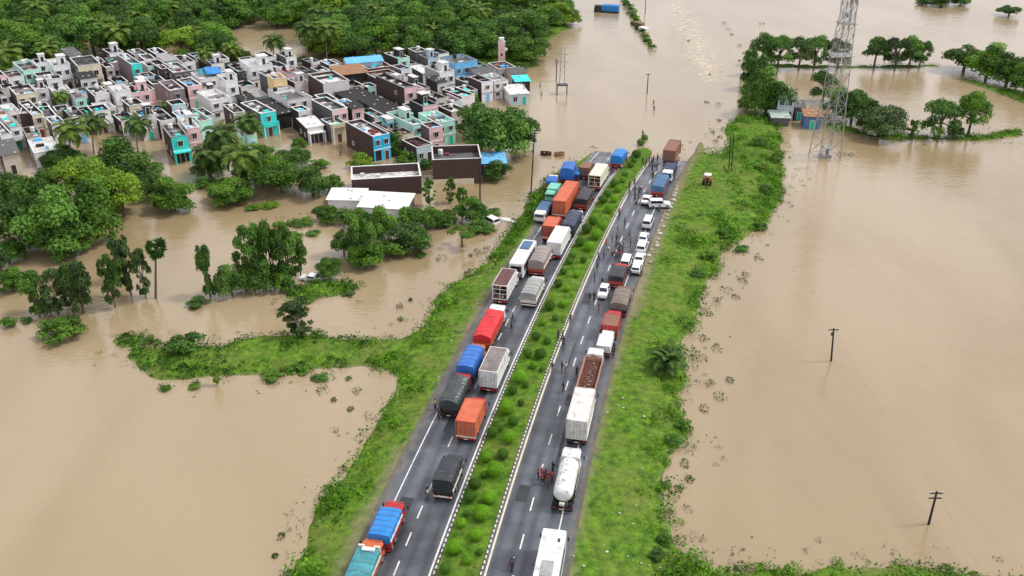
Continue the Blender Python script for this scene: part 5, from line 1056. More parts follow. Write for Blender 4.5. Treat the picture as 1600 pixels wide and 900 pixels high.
def tarp_body(o, W_, y0, y1, zb, H, tm, bm, seed, ribs=0, lumpy=0.0, arch=.12, boards=.75, ropes=True, flap=True, rail=None):
    r = random.Random(seed); x = W_/2
    bd = MB(); bd.box(-x, x, y0, y1, zb-.1, zb).box(-x, -x+.06, y0+.061, y1-.061, zb+.002, zb+boards).box(x-.06, x, y0+.061, y1-.061, zb+.002, zb+boards).box(-x, x, y0, y0+.06, zb+.002, zb+boards).box(-x, x, y1-.06, y1, zb+.002, zb+boards)
    body = link('load_bed', bd, M[bm], o)
    n = max(4, int((y1-y0)/1.0))
    for k in range(n+1):
        y = y0 + .06 + (y1-y0-.2)*k/n
        for s in (-1, 1): link('side_post', MB().box(s*x-.03 if s > 0 else s*x-.05, s*x+.05 if s > 0 else s*x+.03, y, y+.08, zb-.05, zb+boards+.05), M[bm], body)
    ny = 26; prof = [(-1.015, 0), (-1.02, .45), (-1.0, .86), (-.9, .97), (-.55, 1.0+.45*arch), (0, 1.0+.8*arch), (.55, 1.0+.45*arch), (.9, .97), (1.0, .86), (1.02, .45), (1.015, 0)]
    z0 = zb + boards*.62; hh = H - z0; V = []; ph = [r.uniform(0, 6) for _ in range(8)]
    for j in range(ny+1):
        t = j/ny; y = y0 - .03 + (y1-y0+.06)*t
        rib = (.07*math.cos(t*ribs*6.283) if ribs else 0)
        for i, (a, c) in enumerate(prof):
            top = c > .8; lump = lumpy*(math.sin(t*9+ph[0]+a*3)*.5 + math.sin(t*17+ph[1]-a*4)*.3 + r.uniform(-.3, .3)) if top else 0
            dz = rib*(1 if top else 0) + lump + (r.uniform(-.035, .03) if top else r.uniform(-.05, .05)); dx = r.uniform(-.02, .035) + (.02*math.sin(t*25+ph[2]) if not top else 0)
            end = (.06 if j in (0, ny) and top else 0)
            V.append((a*x + dx*(1 if a > 0 else -1), y, z0 + hh*c/(1+.8*arch) + dz - end))
    m_ = len(prof); F = [(j*m_+i, j*m_+i+1, (j+1)*m_+i+1, (j+1)*m_+i) for j in range(ny) for i in range(m_-1)]
    b = MB(); b.add(V, F)
    for j, fl in ((0, flap), (ny, True)):                # closed ends
        if fl:
            ring = V[j*m_:(j+1)*m_]; c0 = len(b.v); q = [(p[0]*.99, p[1] + r.uniform(-.04, .04), z0 + (p[2]-z0)*.5) for p in ring]; bb = [(p[0]*.98, p[1]+.02, z0) for p in ring]
            b.add(ring + q + bb, [(i, i+1, m_+i+1, m_+i) for i in range(m_-1)] + [(m_+i, m_+i+1, 2*m_+i+1, 2*m_+i) for i in range(m_-1)])
    me = b.mesh('tarpaulin'); tp = link('tarpaulin', me, M[tm], o)
    if ropes:
        for k in range(r.randint(3, 5)):
            j = int(ny*(k+.7)/5.2); pts = [(p[0]*1.012, p[1], p[2]+.03) for p in V[j*m_:(j+1)*m_]]; link('rope', MB().path(pts, [.018]*m_, 4), M['tarp_brown'], tp)
    if rail:
        for s in (-1, 1): link('side_rail', MB().box(s*(x+.05)-.04, s*(x+.05)+.06, y0, y1, zb+boards-.12, zb+boards+.08), M[rail], body)
    return body
def box_body(o, W_, y0, y1, zb, H, side, roof=None, corr=True, door=None, open_rear=False, sill=None):
    x = W_/2; roof = roof or side; door = door or side; b = MB(); n = int((y1-y0)/.17)
    for s in (-1, 1):
        V = []
        for k in range(n+1):
            y = y0+.08 + (y1-y0-.16)*k/n; d = .035 if (k//2) % 2 and corr else 0
            V += [(s*(x-.03-d), y, zb), (s*(x-.03-d), y, H-.06)]
        b.add(V, [(2*k, 2*k+2, 2*k+3, 2*k+1) for k in range(n)])
    b.box(-x+.03, x-.03, y1-.05, y1-.02, zb, H-.05); bd = link('cargo_box', b, M[side], o)
    V = []
    for k in range(n+1):
        y = y0+.06 + (y1-y0-.12)*k/n; d = .02 if (k//2) % 2 and corr else 0; V += [(-x+.04, y, H-.02-d), (x-.04, y, H-.02-d)]
    link('roof', MB().add(V, [(2*k, 2*k+1, 2*k+3, 2*k+2) for k in range(n)]), M[roof], bd)
    fr = MB()
    for s in (-1, 1):
        for y in (y0, y1-.12): fr.box(s*x-.06-.03, s*x-.06+.07, y, y+.12, zb-.05, H)
        fr.box(s*x-.07, s*x+.012, y0+.121, y1-.121, H-.09, H+.012); fr.box(s*x-.07, s*x+.012, y0+.121, y1-.121, zb-.1, zb+.06)
    for y in (y0-.005, y1-.115): fr.box(-x+.05, x-.1, y, y+.12, H-.1, H+.008); fr.box(-x+.05, x-.1, y, y+.12, zb-.1, zb+.04)
    link('corner_frame', fr, M[side], bd)
    if open_rear:
        link('load_floor', MB().box(-x+.08, x-.08, y0, y1-.1, zb-.05, zb+.03), M['wood'], bd); r = random.Random(3)
        link('rear_rack', MB().box(-.04, .04, y0+.05, y0+.12, zb, H-.1).box(-x+.1, x-.1, y0+.04, y0+.1, zb+.9, zb+1.0).box(-x+.1, x-.1, y0+.04, y0+.1, zb+1.7, zb+1.8), M[side], bd)
        for k in range(7): q = r.uniform(-x+.4, x-.5); z = zb + r.choice([.05, 1.02, 1.82]); link('crate', MB().cbox(q-.3, q+.3, y0+.3, y0+.8, z, z+.5, .03), M[r.choice(['cream_paint', 'wood', 'dark_metal', 'red_box'])], bd)
    else:
        for s in (-1, 1):
            d = link('door', MB().box(min(s*.015, s*(x-.09)), max(s*.015, s*(x-.09)), y0+.01, y0+.06, zb+.05, H-.11), M[door], bd)
            bars = MB()
            for q in (.28, .72): bars.tube((s*x*q, y0-.02, zb+.1), (s*x*q, y0-.02, H-.16), .022, None, 6)
            bars.box(s*x*.28-.02, s*x*.28+s*.0+.22, y0-.045, y0-.02, zb+.9, zb+.95); link('lock_bar', bars, M['steel'], d)
    if sill: link('rear_sill', MB().cbox(-x-.02, x+.02, y0-.06, y0+.03, zb-.28, zb-.06, .02), M[sill], bd)
    return bd
def tarp_truck(px, py, W_, L_, H, tm, bm, cm, label, short, cl=1.6, ribs=0, lumpy=0.0, arch=.12, hc=2.25, yaw=0, flip=False, axles=2, boards=.75, tail='red_paint', rail=None, dz=0, flap=True):
    o = vehicle('tarped_truck', label, 'truck', px, py, yaw, short, flip=L_ if flip else None, dz=dz); under(o, W_, L_, cl, tail, axles)
    tarp_body(o, W_, .05, L_-cl-.15, 1.05, H, tm, bm, int(px*3+py), ribs, lumpy, arch, boards, rail=rail, flap=flap); cab(o, W_, L_, cl, M[cm], hc); return o
def box_truck(px, py, W_, L_, H, sm, cm, label, short, roof=None, corr=True, cl=1.7, hc=2.4, yaw=0, axles=2, door=None, open_rear=False, sill=None, tail='red_paint', flip=False, name='container_truck', dz=0):
    o = vehicle(name, label, 'truck', px, py, yaw, short, flip=L_ if flip else None, dz=dz); under(o, W_, L_, cl, tail, axles)
    box_body(o, W_, .02, L_-cl-.2, 1.1, H, sm, roof, corr, door, open_rear, sill); cab(o, W_, L_, cl, M[cm], hc); return o
# --- left carriageway, from the nearest
o = tarp_truck(545, 962, 2.5, 8.6, 2.7, 'tarp_teal', 'orange_paint', 'orange_paint', 'orange truck with a sagging teal tarpaulin at the bottom edge', 'teal tarped truck', lumpy=.13, tail='cream_paint', rail='cream_paint', cl=1.7)
for s in (-1, 1): link('cab_guard', MB().cbox(s*.85-.35, s*.85+.35, 6.95, 7.2, 2.0, 2.75, .05), M['cream_paint'], o)
link('roof_rack', MB().cbox(-.55, .85, 6.2, 6.7, 2.72, 2.95, .04), M['white_paint'], o)
tarp_truck(594, 866, 2.45, 6.1, 2.85, 'tarp_azure', 'red_paint', 'red_paint', 'red truck carrying a bright azure tarpaulin load', 'azure tarped red truck', boards=.9, arch=.06, rail='white_paint', hc=2.3)
tarp_truck(692, 783, 2.35, 6.0, 3.15, 'tarp_black', 'chassis', 'tarp_black', 'truck under a flat black tarpaulin, nearest to the median', 'black tarped truck', arch=.05, tail='cream_paint', rail='cream_paint', boards=.5)
box_truck(728, 692, 2.5, 6.9, 3.3, 'orange_box', 'red_paint', 'orange box truck with a cream rear sill behind the white box truck', 'orange box truck', corr=False, sill='cream_paint', cl=1.6)
tarp_truck(701, 655, 2.4, 8.0, 3.0, 'tarp_ribbed', 'chassis', 'red_paint', 'truck with a ribbed dark grey tarpaulin over hoops', 'ribbed dark truck', ribs=8, arch=.28, tail='chassis', cl=1.5)
box_truck(763, 615, 2.5, 8.4, 3.6, 'white_paint', 'white_paint', 'tall white box truck with a grimy brown roof by the median', 'brown-roofed white box truck', roof='roof_grime', corr=False, cl=1.7)
tarp_truck(727, 600, 2.45, 7.5, 3.1, 'tarp_blue', 'blue_paint', 'orange_paint', 'truck wrapped in royal blue tarpaulin ahead of the ribbed one', 'royal blue tarped truck', arch=.1, boards=.5)
tarp_truck(753, 549, 2.7, 10.2, 2.8, 'tarp_red', 'orange_paint', 'white_paint', 'long truck with a lumpy bright red tarpaulin load', 'red tarped truck', lumpy=.16, arch=.15, cl=1.9, hc=2.6, tail='orange_paint')
box_truck(781, 477, 2.4, 8.2, 3.6, 'white_paint', 'white_paint', 'white box truck with a maroon roof and open crated rear', 'maroon-roofed box truck', roof='roof_maroon', corr=False, open_rear=True, cl=1.7)
tarp_truck(825, 482, 2.5, 7.4, 2.9, 'tarp_grey', 'cream_paint', 'white_paint', 'truck under a pale grey tarpaulin with olive rear flap', 'pale grey tarped truck', arch=.1, tail='cream_paint', rail='cream_paint')
tarp_truck(837, 433, 2.65, 8.0, 3.3, 'tarp_taupe', 'red_box', 'cream_paint', 'truck under a taupe tarpaulin with a white side rail', 'taupe tarped truck', arch=.18, tail='red_box', rail='white_paint')
box_truck(865, 406, 2.5, 9.3, 3.4, 'white_paint', 'white_paint', 'long white container truck between the taupe and navy trucks', 'long white container truck', corr=True, cl=1.7)
box_truck(857, 379, 2.55, 6.6, 3.3, 'red_box', 'red_paint', 'short brick-red container truck behind the long orange trailer', 'short red container truck', roof='orange_box', sill='cream_paint')
tarp_truck(886, 372, 2.5, 8.8, 2.9, 'tarp_navy', 'chassis', 'white_paint', 'truck under a slate navy tarpaulin by the median', 'navy tarped truck', arch=.1, tail='chassis', boards=.5)
box_truck(873, 343, 2.55, 13.2, 3.9, 'orange_box', 'red_paint', 'long orange container trailer with a white rear band', 'long orange trailer', sill='cream_paint', axles=3)
tarp_truck(907, 330, 2.5, 7.6, 2.7, 'tarp_black', 'red_box', 'dark_metal', 'dark truck with a low black tarpaulin next to the long orange trailer', 'low black truck', arch=.05, boards=.5)
box_truck(928, 299, 2.5, 9.6, 3.5, 'cream_paint', 'cream_paint', 'cream container truck with an open racked rear', 'cream container truck', open_rear=True)
tarp_truck(962, 264, 2.6, 7.0, 3.2, 'tarp_azure', 'red_box', 'red_paint', 'bright blue tarped truck last on the left at the flood edge', 'flood-edge blue truck', arch=.12, boards=.3)
tarp_truck(885, 288, 2.8, 6.2, 3.7, 'tarp_blue', 'blue_paint', 'white_paint', 'tall blue tarped truck parked at the left water edge', 'tall blue waterside truck', arch=.08, yaw=.1, boards=.3)
tarp_truck(861, 299, 2.2, 4.8, 2.3, 'tarp_blue', 'red_box', 'white_paint', 'small blue tarped pickup left of the tall blue truck', 'small blue pickup', arch=.05, yaw=.15, cl=1.4, hc=2.0, axles=1)
box_truck(858, 318, 2.1, 5.4, 2.5, 'mint_paint', 'mint_paint', 'mint green and white truck facing the camera on the left shoulder', 'mint green truck', corr=False, flip=True, axles=1, hc=2.3)
tarp_truck(842, 350, 2.3, 6.2, 2.4, 'tarp_dusty_blue', 'navy_paint', 'white_paint', 'blue-bodied truck with white cab facing the camera on the left shoulder', 'white-cabbed blue truck', flip=True, arch=.05, hc=2.3)
tarp_truck(897, 284, 1.9, 4.2, 1.9, 'tarp_azure', 'blue_paint', 'blue_paint', 'little light blue tarped van squeezed behind the cream container truck', 'little blue van', cl=1.3, hc=1.8, axles=1)
box_truck(912, 282, 2.2, 5.5, 2.9, 'brown_box', 'dark_metal', 'small maroon brown truck left of the cream container truck', 'maroon truck', corr=False, axles=1)
# --- right carriageway
tarp_truck(961, 453, 2.4, 6.0, 2.6, 'tarp_black', 'red_box', 'red_paint', 'maroon truck under a short charcoal tarpaulin, in the right queue', 'charcoal tarped truck', arch=.05, boards=.85)
tarp_truck(965, 497, 2.6, 7.0, 2.8, 'tarp_brown', 'chassis', 'brown_box', 'truck under a dusty brown rounded tarpaulin, in the right queue', 'brown tarped truck', arch=.28, lumpy=.05)
box_truck(951, 533, 2.4, 5.6, 2.7, 'red_paint', 'red_paint', 'red box truck with a dusty brown roof, in the right queue', 'brown-roofed red truck', roof='brown_box', corr=False, cl=1.5)
box_truck(942, 560, 2.0, 5.2, 2.1, 'white_paint', 'white_paint', 'small white delivery truck just ahead of the open brick truck', 'small white truck', corr=False, cl=1.6, axles=1, hc=2.0)
o = vehicle('open_truck', 'open truck with pink side boards and a dark brown load', 'truck', 914, 627, 0, 'open brick truck'); under(o, 2.5, 10.2, 1.9, 'red_box', 3); cab(o, 2.5, 10.2, 1.9, M['white_paint'], 2.5)
bd = link('load_bed', MB().box(-1.25, 1.25, .05, 8.0, .98, 1.08), M['red_box'], o); pm('pink_board', (.52, .26, .2), rough=.6, dirt=GRIME, dirt_amt=.4)
for s in (-1, 1):
    for k in range(16): link('side_board', MB().box(s*1.22-.03, s*1.22+.03, .08+.495*k, .53+.495*k, 1.083, 2.15+.04*(k % 2)), M['pink_board'], bd)
    link('rail', MB().box(s*1.29-.03, s*1.29+.03, .06, 8.0, 2.1, 2.26), M['pink_board'], bd)
link('front_board', MB().box(-1.18, 1.18, 7.95, 8.01, 1.083, 2.2), M['pink_board'], bd); link('tailgate', MB().box(-1.18, 1.18, .02, .07, 1.083, 2.0), M['pink_board'], bd)
b = MB(); V = [(-1.17+2.34*i/8, .1+7.8*j/22, 1.5+R.uniform(-.12, .14)) for j in range(23) for i in range(9)]; b.add(V, [(j*9+i, j*9+i+1, j*9+i+10, j*9+i+9) for j in range(22) for i in range(8)])
lo_ = link('cargo', b, M['cargo'], bd)
for k in range(16): x, y = R.gauss(.1, .35), 1.0+.42*k+R.uniform(-.2, .2); link('sack', MB().ell((x, y, 1.66), (.15, .12, .1), 7, 5), M['tarp_taupe'], lo_)
box_truck(900, 697, 2.6, 9.6, 3.9, 'rusty_white', 'white_paint', 'long white container truck with a rust-streaked roof', 'rusty white container truck', roof='rusty_white', corr=True, cl=1.9, tail='chassis')
# tanker
o = vehicle('tanker_truck', 'white cylindrical tanker truck with rounded tail', 'truck', 877, 802, 0, 'white tanker'); under(o, 2.5, 8.6, 1.9, 'chassis', 3); cab(o, 2.5, 8.6, 1.9, M['white_paint'], 2.9)
b = MB(); n = 20; rings = []
for y, q in ((.3, .05), (.33, .45), (.45, .72), (.7, .9), (1.05, .98), (1.3, 1), (3, 1), (5, 1), (5.8, 1), (6.1, .99), (6.35, .9), (6.5, .6), (6.55, .05)): rings.append([(1.16*q*math.cos(6.283*i/n), y, 2.15+1.05*q*math.sin(6.283*i/n)) for i in range(n)])
b.loft(rings); tk = link('tank', b.mesh('tank', True), M['white_paint'], o)
for y in (1.35, 3.4, 5.6): link('band', MB().loft([[(1.18*math.cos(6.283*i/n), y+d, 2.15+1.07*math.sin(6.283*i/n)) for i in range(n)] for d in (0, .06)], cap=False), M['white_paint'], tk)
for y in (2.2, 4.0, 5.8): link('hatch', MB().loft([[(q*math.cos(6.283*i/10), y+q*math.sin(6.283*i/10), z) for i in range(10)] for q, z in ((.3, 3.14), (.3, 3.28), (.2, 3.33))]), M['white_paint'], tk)
link('catwalk', MB().box(-.55, -.35, 1.3, 6.0, 3.14, 3.18).box(.35, .55, 1.3, 6.0, 3.14, 3.18), M['white_paint'], tk); link('ladder', MB().tube((.6, .35, 1.0), (.6, .5, 3.0), .03).tube((.25, .35, 1.0), (.25, .5, 3.0), .03), M['steel'], tk)
for k in range(6): link('ladder_rung', MB().tube((.25, .36+.02*k, 1.2+.33*k), (.6, .36+.02*k, 1.2+.33*k), .02), M['steel'], tk)
link('valve_box', MB().cbox(-.3, .3, .02, .35, 1.0, 1.4, .04), M['cream_paint'], tk)
for s in (-1, 1): link('side_guard', MB().box(s*1.18-.03, s*1.18+.03, 3.2, 6.6, .6, .75).box(s*1.18-.03, s*1.18+.03, 3.2, 6.6, .9, 1.02), M['steel'], o)
# buses
def bus(px, py, W_, L_, H, label, short, dark=True, patch=False):
    o = vehicle('bus', label, 'bus', px, py, 0, short); x = W_/2; b = MB()
    pr = lambda k, z: [(-x*k, 0, z)]
    sec = [(-1, .45), (-1, H-.25), (-.985, H-.1), (-.94, H-.03), (-.5, H), (.5, H), (.94, H-.03), (.985, H-.1), (1, H-.25), (1, .45)]
    b.loft([[(a*x*k, y, .45+(z-.45)*q) for a, z in sec] for y, k, q in ((0, .93, .97), (.15, .99, .995), (.5, 1, 1), (L_-.6, 1, 1), (L_-.12, .99, .995), (L_, .96, .97))]); bd = link('body', b, M['white_car' if False else 'white_paint'], o)
    nW = int((L_-1.6)/1.15)
    for s in (-1, 1):
        for k in range(nW): y = .7 + k*1.15; link('window', MB().box(min(s*x-.01*s, s*(x+.015)), max(s*x-.01*s, s*(x+.015)), y, y+1.02, 1.45, H-.55), M['glass'], bd)
    link('rear_window', MB().box(-x*.75, x*.75, -.015, .02, 1.5, H-.55), M['glass'], bd); link('windshield', MB().box(-x*.82, x*.82, L_-.02, L_+.015, 1.2, H-.6), M['glass'], bd)
    put_wheels(o, [('truck', s*(x-.2), y, .48) for s in (-1, 1) for y in (2.2, L_-1.9)])
    for s in (-1, 1): link('tail_light', MB().cbox(s*x*.75-.12, s*x*.75+.12, -.04, -.005, .8, 1.1, .01), M['lamp_red'], bd); link('mirror', MB().cbox(s*(x+.2)-.1, s*(x+.2)+.1, L_-.2, L_-.1, 1.8, 2.4, .03), M['dark_metal'], bd)
    link('bumper', MB().cbox(-x*.95, x*.95, -.1, .03, .4, .65, .03), M['dark_metal'], bd)
    if dark: link('roof_unit', MB().cbox(-x*.68, x*.68, L_*.58, L_*.9, H+.003, H+.22, .08), M['tarp_dusty_blue'], bd)
    if patch:
        link('roof_unit', MB().cbox(-.62, .62, L_*.42, L_*.6, H+.003, H+.16, .06), M['steel'], bd); pm('roof_soot', (.4, .4, .4), rough=.7, var=.5, scale=2.2)
        link('vent', MB().cbox(.55, .8, L_*.84, L_*.88, H-.02, H+.12, .03), M['dark_metal'], bd); link('hatch', MB().cbox(-.3, .3, L_*.25, L_*.31, H+.003, H+.07, .02), M['dark_metal'], bd)
    return o
bus(806, 437, 2.5, 10.0, 3.1, 'white coach with a big dark roof unit on the left queue', 'white coach')
bus(839, 1000, 2.6, 12.2, 3.2, 'long white bus with a sooty roof unit at the bottom edge', 'long white bus', dark=False, patch=True)
tarp_truck(1026, 310, 2.5, 9.0, 2.8, 'tarp_dusty_blue', 'red_box', 'navy_paint', 'truck with a faded blue tarpaulin near the right water edge', 'faded blue tarped truck', arch=.06, boards=.6)
o = box_truck(1041, 284, 2.4, 6.4, 2.6, 'navy_paint', 'white_paint', 'navy truck with white cab facing the camera behind the brown container', 'navy white-cabbed truck', corr=False, flip=True, axles=1, hc=2.6)
box_truck(1044, 258, 2.7, 10.0, 3.5, 'brown_box', 'red_box', 'brown container truck standing at the right flood edge', 'brown container truck', roof='brown_box')
# truck stranded in deep water
p = at(967, 20); o = empty('tarped_truck', 'blue tarped truck stranded in deep water at the top edge', 'truck', Vector((p.x, p.y, -.75)), math.radians(72)); under(o, 2.6, 10, 1.8, 'chassis'); tarp_body(o, 2.6, .05, 6.6, 1.05, 3.9, 'tarp_azure', 'chassis', 5, arch=.15, boards=.4); cab(o, 2.6, 10, 3.0, M['dark_metal'], 3.3); mark('stranded blue truck', p)
# cars
def car_mesh(kind):
    P = dict(sedan=[(0, .35), (0, .82), (.12, .92), (.75, .97), (1.25, 1.38), (2.55, 1.42), (3.25, .95), (4.2, .82), (4.35, .6), (4.35, .35)], hatch=[(0, .35), (0, .95), (.08, 1.0), (.35, 1.42), (.8, 1.5), (2.2, 1.5), (2.85, 1.0), (3.65, .88), (3.78, .62), (3.78, .35)],
             suv=[(0, .4), (0, 1.05), (.06, 1.15), (.22, 1.72), (.6, 1.8), (2.7, 1.78), (3.25, 1.15), (4.3, 1.02), (4.45, .7), (4.45, .4)], van=[(0, .4), (0, 1.1), (.05, 1.2), (.18, 1.85), (.5, 1.95), (3.3, 1.93), (3.95, 1.2), (4.4, 1.0), (4.5, .7), (4.5, .4)])[kind]
    hw_ = dict(sedan=.84, hatch=.8, suv=.9, van=.86)[kind]; b = MB(); zt = max(z for y, z in P); rings = []
    for s in (-1, -.9, 0, .9, 1):
        k = abs(s); rings.append([(s*hw_*(1 if z < 1.0 else 1-.18*(z-1.0)/(zt-.95+1e-6)), y + (.1*(1 if y < 1 else -1) if k == 1 else 0), z - (.05 if k == 1 and z > .5 else 0)) for y, z in P])
    return b.loft(rings).mesh('body', False), P, hw_, zt
CARM = {k: car_mesh(k) for k in ('sedan', 'hatch', 'suv', 'van')}
for k in CARM: CARM[k][0].materials.append(M['white_car'])
def car(px, py, kind, label, short=None, yaw=0.0, flip=False, pos=None, rz=None, cat='car'):
    body, P, hw_, zt = CARM[kind]; Ln = P[-1][0]
    if pos is None: o = vehicle(f'white_{"van" if kind == "van" else "car"}', label, 'van' if kind == 'van' else cat, px, py, yaw, short, flip=Ln if flip else None)
    else: o = empty(f'white_{"van" if kind == "van" else "car"}', label, 'van' if kind == 'van' else cat, pos, rz); short and mark(short, pos)
    b = link('body', body, None, o); w0, w1 = P[6], P[5]; r0, r1 = P[3], P[4]
    if kind in ('suv', 'van', 'hatch'): r0, r1 = P[2], P[3]
    def pane(nm, a, c, k=.8):
        n = Vector((0, c[1]-a[1], a[0]-c[0])).normalized() * (.02 if c[0] > a[0] else .02); n = n if n.z > 0 else -n; f0 = [(-hw_*k, a[0], a[1]), (hw_*k, a[0], a[1]), (hw_*k*.9, c[0], c[1]), (-hw_*k*.9, c[0], c[1])]
        d = .06; A = (a[0]+(c[0]-a[0])*d*2, a[1]+(c[1]-a[1])*d*2); B_ = (c[0]-(c[0]-a[0])*d, c[1]-(c[1]-a[1])*d); q = [(-hw_*k, A[0], A[1]), (hw_*k, A[0], A[1]), (hw_*k*.88, B_[0], B_[1]), (-hw_*k*.88, B_[0], B_[1])]
        link(nm, MB().loft([[(x, y+n.y, z+n.z) for x, y, z in q], [(x, y-n.y, z-n.z) for x, y, z in q]]), M['glass'], b)
    pane('windshield', w0, w1); pane('rear_window', r0, r1)
    zl = 1.02 if zt < 1.6 else 1.2; ya, yb = r1[0], w1[0]
    for s in (-1, 1):
        for k in range(2):
            y0 = ya + (yb-ya)*.5*k + .06; y1 = ya + (yb-ya)*.5*(k+1); xs = s*(hw_-.01)
            link('side_window', MB().loft([[(xs, y0, zl), (xs, y1+.1, zl), (xs*.92, y1-.05, zt-.1), (xs*.92, y0, zt-.1)], [(xs*1.03, y0, zl), (xs*1.03, y1+.1, zl), (xs*.95, y1-.05, zt-.1), (xs*.95, y0, zt-.1)]]), M['glass'], b)
        link('tail_light', MB().cbox(s*hw_*.78-.1, s*hw_*.78+.1, -.03, .05, .68, .84, .012), M['lamp_red'], b); link('headlight', MB().cbox(s*hw_*.72-.14, s*hw_*.72+.14, Ln-.12, Ln+.02, .62, .78, .012), M['lamp_white'], b)
        link('mirror', MB().cbox(s*(hw_+.1)-.08, s*(hw_+.1)+.08, w0[0]-.3, w0[0]-.18, .98, 1.12, .02), M['white_car'], b)
    link('bumper', MB().cbox(-hw_*.92, hw_*.92, -.07, .06, .34, .54, .03), M['dark_metal'], b)
    kk = 'van' if zt > 1.6 else 'car'; rr = .36 if kk == 'van' else .31
    put_wheels(o, [(kk, s*(hw_-.08), y, rr) for s in (-1, 1) for y in (.72, Ln-.85)]); return o
car(940, 469, 'hatch', 'white hatchback alone in the inner lane beside the charcoal truck', 'lone white hatchback', flip=True)
car(1009, 360, 'van', 'white van at the head of the row of white cars', 'leading white van')
car(1003, 382, 'hatch', 'second white car behind the leading white van', 'second white car')
car(1000, 399, 'suv', 'white suv in the middle of the row of white cars', 'middle white suv')
car(996, 417, 'sedan', 'white sedan at the back of the row of white cars', 'rear white sedan')
car(975, 424, 'van', 'white van standing half a lane out ahead of the charcoal truck', 'white van in the lane'); car(992, 431, 'hatch', 'small white car at the verge beside the white van in the lane', 'small verge car')
car(1007, 322, 'sedan', 'white sedan beside the turning white suv under the faded blue truck', 'white sedan by the turning suv'); car(1013, 324, 'suv', 'white suv turned sideways behind the faded blue truck', 'sideways white suv', yaw=-1.25)
p = at(777, 352); car(0, 0, 'suv', 'white suv sunk to its windows in the left flood', 'sunken white suv', pos=Vector((p.x, p.y, -.5)), rz=math.radians(40))
p = at(505, 440); car(0, 0, 'sedan', 'pale car sunk in the flood behind the bushy trees', 'sunken pale car', pos=Vector((p.x, p.y, -.25)), rz=math.radians(75))
# boats by the left shore
def boat(px, py, L_, m, label, rz):
    p = at(px, py); o = empty('rowing_boat', label, 'boat', p, rz); o.scale = (1.15, 1, 1.5); b = MB(); n = 9
    b.loft([[(q*.75, y, .45+.15*abs(t)**2), (q*.62, y, 0), (0, y, -.15), (-q*.62, y, 0), (-q*.75, y, .45+.15*abs(t)**2)] for t, y, q in [(t, t*L_/2, max(.06, 1-abs(t)**2.4)) for t in (-1, -.75, -.4, 0, .4, .75, 1)]], closed=False, cap=False)
    h = link('hull', b, M[m], o); sm = h.modifiers.new('thick', 'SOLIDIFY'); sm.thickness = .06
    for y in (-.7, .3, 1.0): link('bench', MB().box(-.6, .6, y, y+.25, .28, .33), M['wood'], o)
boat(853, 242, 2.7, 'old_wood', 'dark rowing boat afloat left of the tall blue truck', 1.3); boat(874, 243, 2.5, 'wood', 'brown rowing boat afloat next to the dark one', 1.7)
p = at(791, 344); o = empty('capsized_hull', 'long white capsized hull near the sunken white suv', 'boat', Vector((p.x, p.y, -.1)), math.radians(62)); link('hull', MB().ell((0, 0, 0), (.75, 3.0, .55), 10, 8).mesh('hull', True), M['white_paint'], o)
# tractor on the right verge
p = place(1104, 291); o = empty('tractor', 'orange tractor parked on the right grass verge', 'tractor', p, -.25); m = M['tractor_orange']; mark('orange tractor', p)
link('hood', MB().cbox(-.36, .36, 1.5, 3.0, .75, 1.4, .08), m, o); link('chassis', MB().box(-.3, .3, .3, 2.9, .55, .75), M['chassis'], o)
for s in (-1, 1):
    link('fender', MB().loft([[(s*.5, .9+.85*math.cos(a), .75+.85*math.sin(a)), (s*1.0, .9+.85*math.cos(a), .75+.85*math.sin(a)), (s*1.0, .9+.8*math.cos(a), .75+.8*math.sin(a)), (s*.5, .9+.8*math.cos(a), .75+.8*math.sin(a))] for a in [.3+i*.45 for i in range(6)]]), m, o)
    for y in (.2, 1.4): link('canopy_post', MB().tube((s*.55, y, 1.2), (s*.5, y, 2.35), .035), M['dark_metal'], o)
link('canopy', MB().cbox(-.75, .75, 0, 1.6, 2.35, 2.45, .04), M['white_paint'], o); link('seat', MB().cbox(-.25, .25, .5, .95, 1.0, 1.15, .04).cbox(-.25, .25, .42, .52, 1.15, 1.55, .03), M['dark_metal'], o)
link('steering_wheel', MB().lathe_x([(-.02, .2), (.02, .2)], 0, 1.35, 1.45, 10), M['dark_metal'], o); link('exhaust', MB().tube((.2, 2.4, 1.4), (.2, 2.4, 2.1), .04), M['dark_metal'], o)
put_wheels(o, [('tractor', s*.75, .85, .72) for s in (-1, 1)] + [('small', s*.6, 2.7, .4) for s in (-1, 1)])
# motorcycles
def bike(px, py, yaw, col, base):
    p, rz = on_road(px, py); o = bpy.data.objects.new('motorcycle', None); C.objects.link(o); o.location = p; o.rotation_euler = (0, .12, rz+yaw); o['category'] = 'motorcycle'
    for y in (0, 1.25): link('wheel', WH['bike'], None, o, (0, y, .3))
    link('frame', MB().path([(0, 0, .3), (0, .35, .55), (0, .9, .7), (0, 1.25, .3)], [.05]*4).tube((0, 1.0, .9), (0, 1.25, .3), .03), M['dark_metal'], o)
    link('fuel_tank', MB().ell((0, .8, .82), (.15, .26, .13), 8, 6), M[col], o); link('seat', MB().cbox(-.12, .12, .0, .6, .72, .82, .04), M['tyre'], o)
    link('handlebar', MB().tube((-.35, .95, 1.02), (.35, .95, 1.02), .02), M['dark_metal'], o); link('headlight', MB().ell((0, 1.12, .9), (.09, .07, .09), 8, 5), M['lamp_white'], o); link('engine', MB().cbox(-.13, .13, .45, .85, .35, .6, .04), M['steel'], o)
    later(o, base, p)
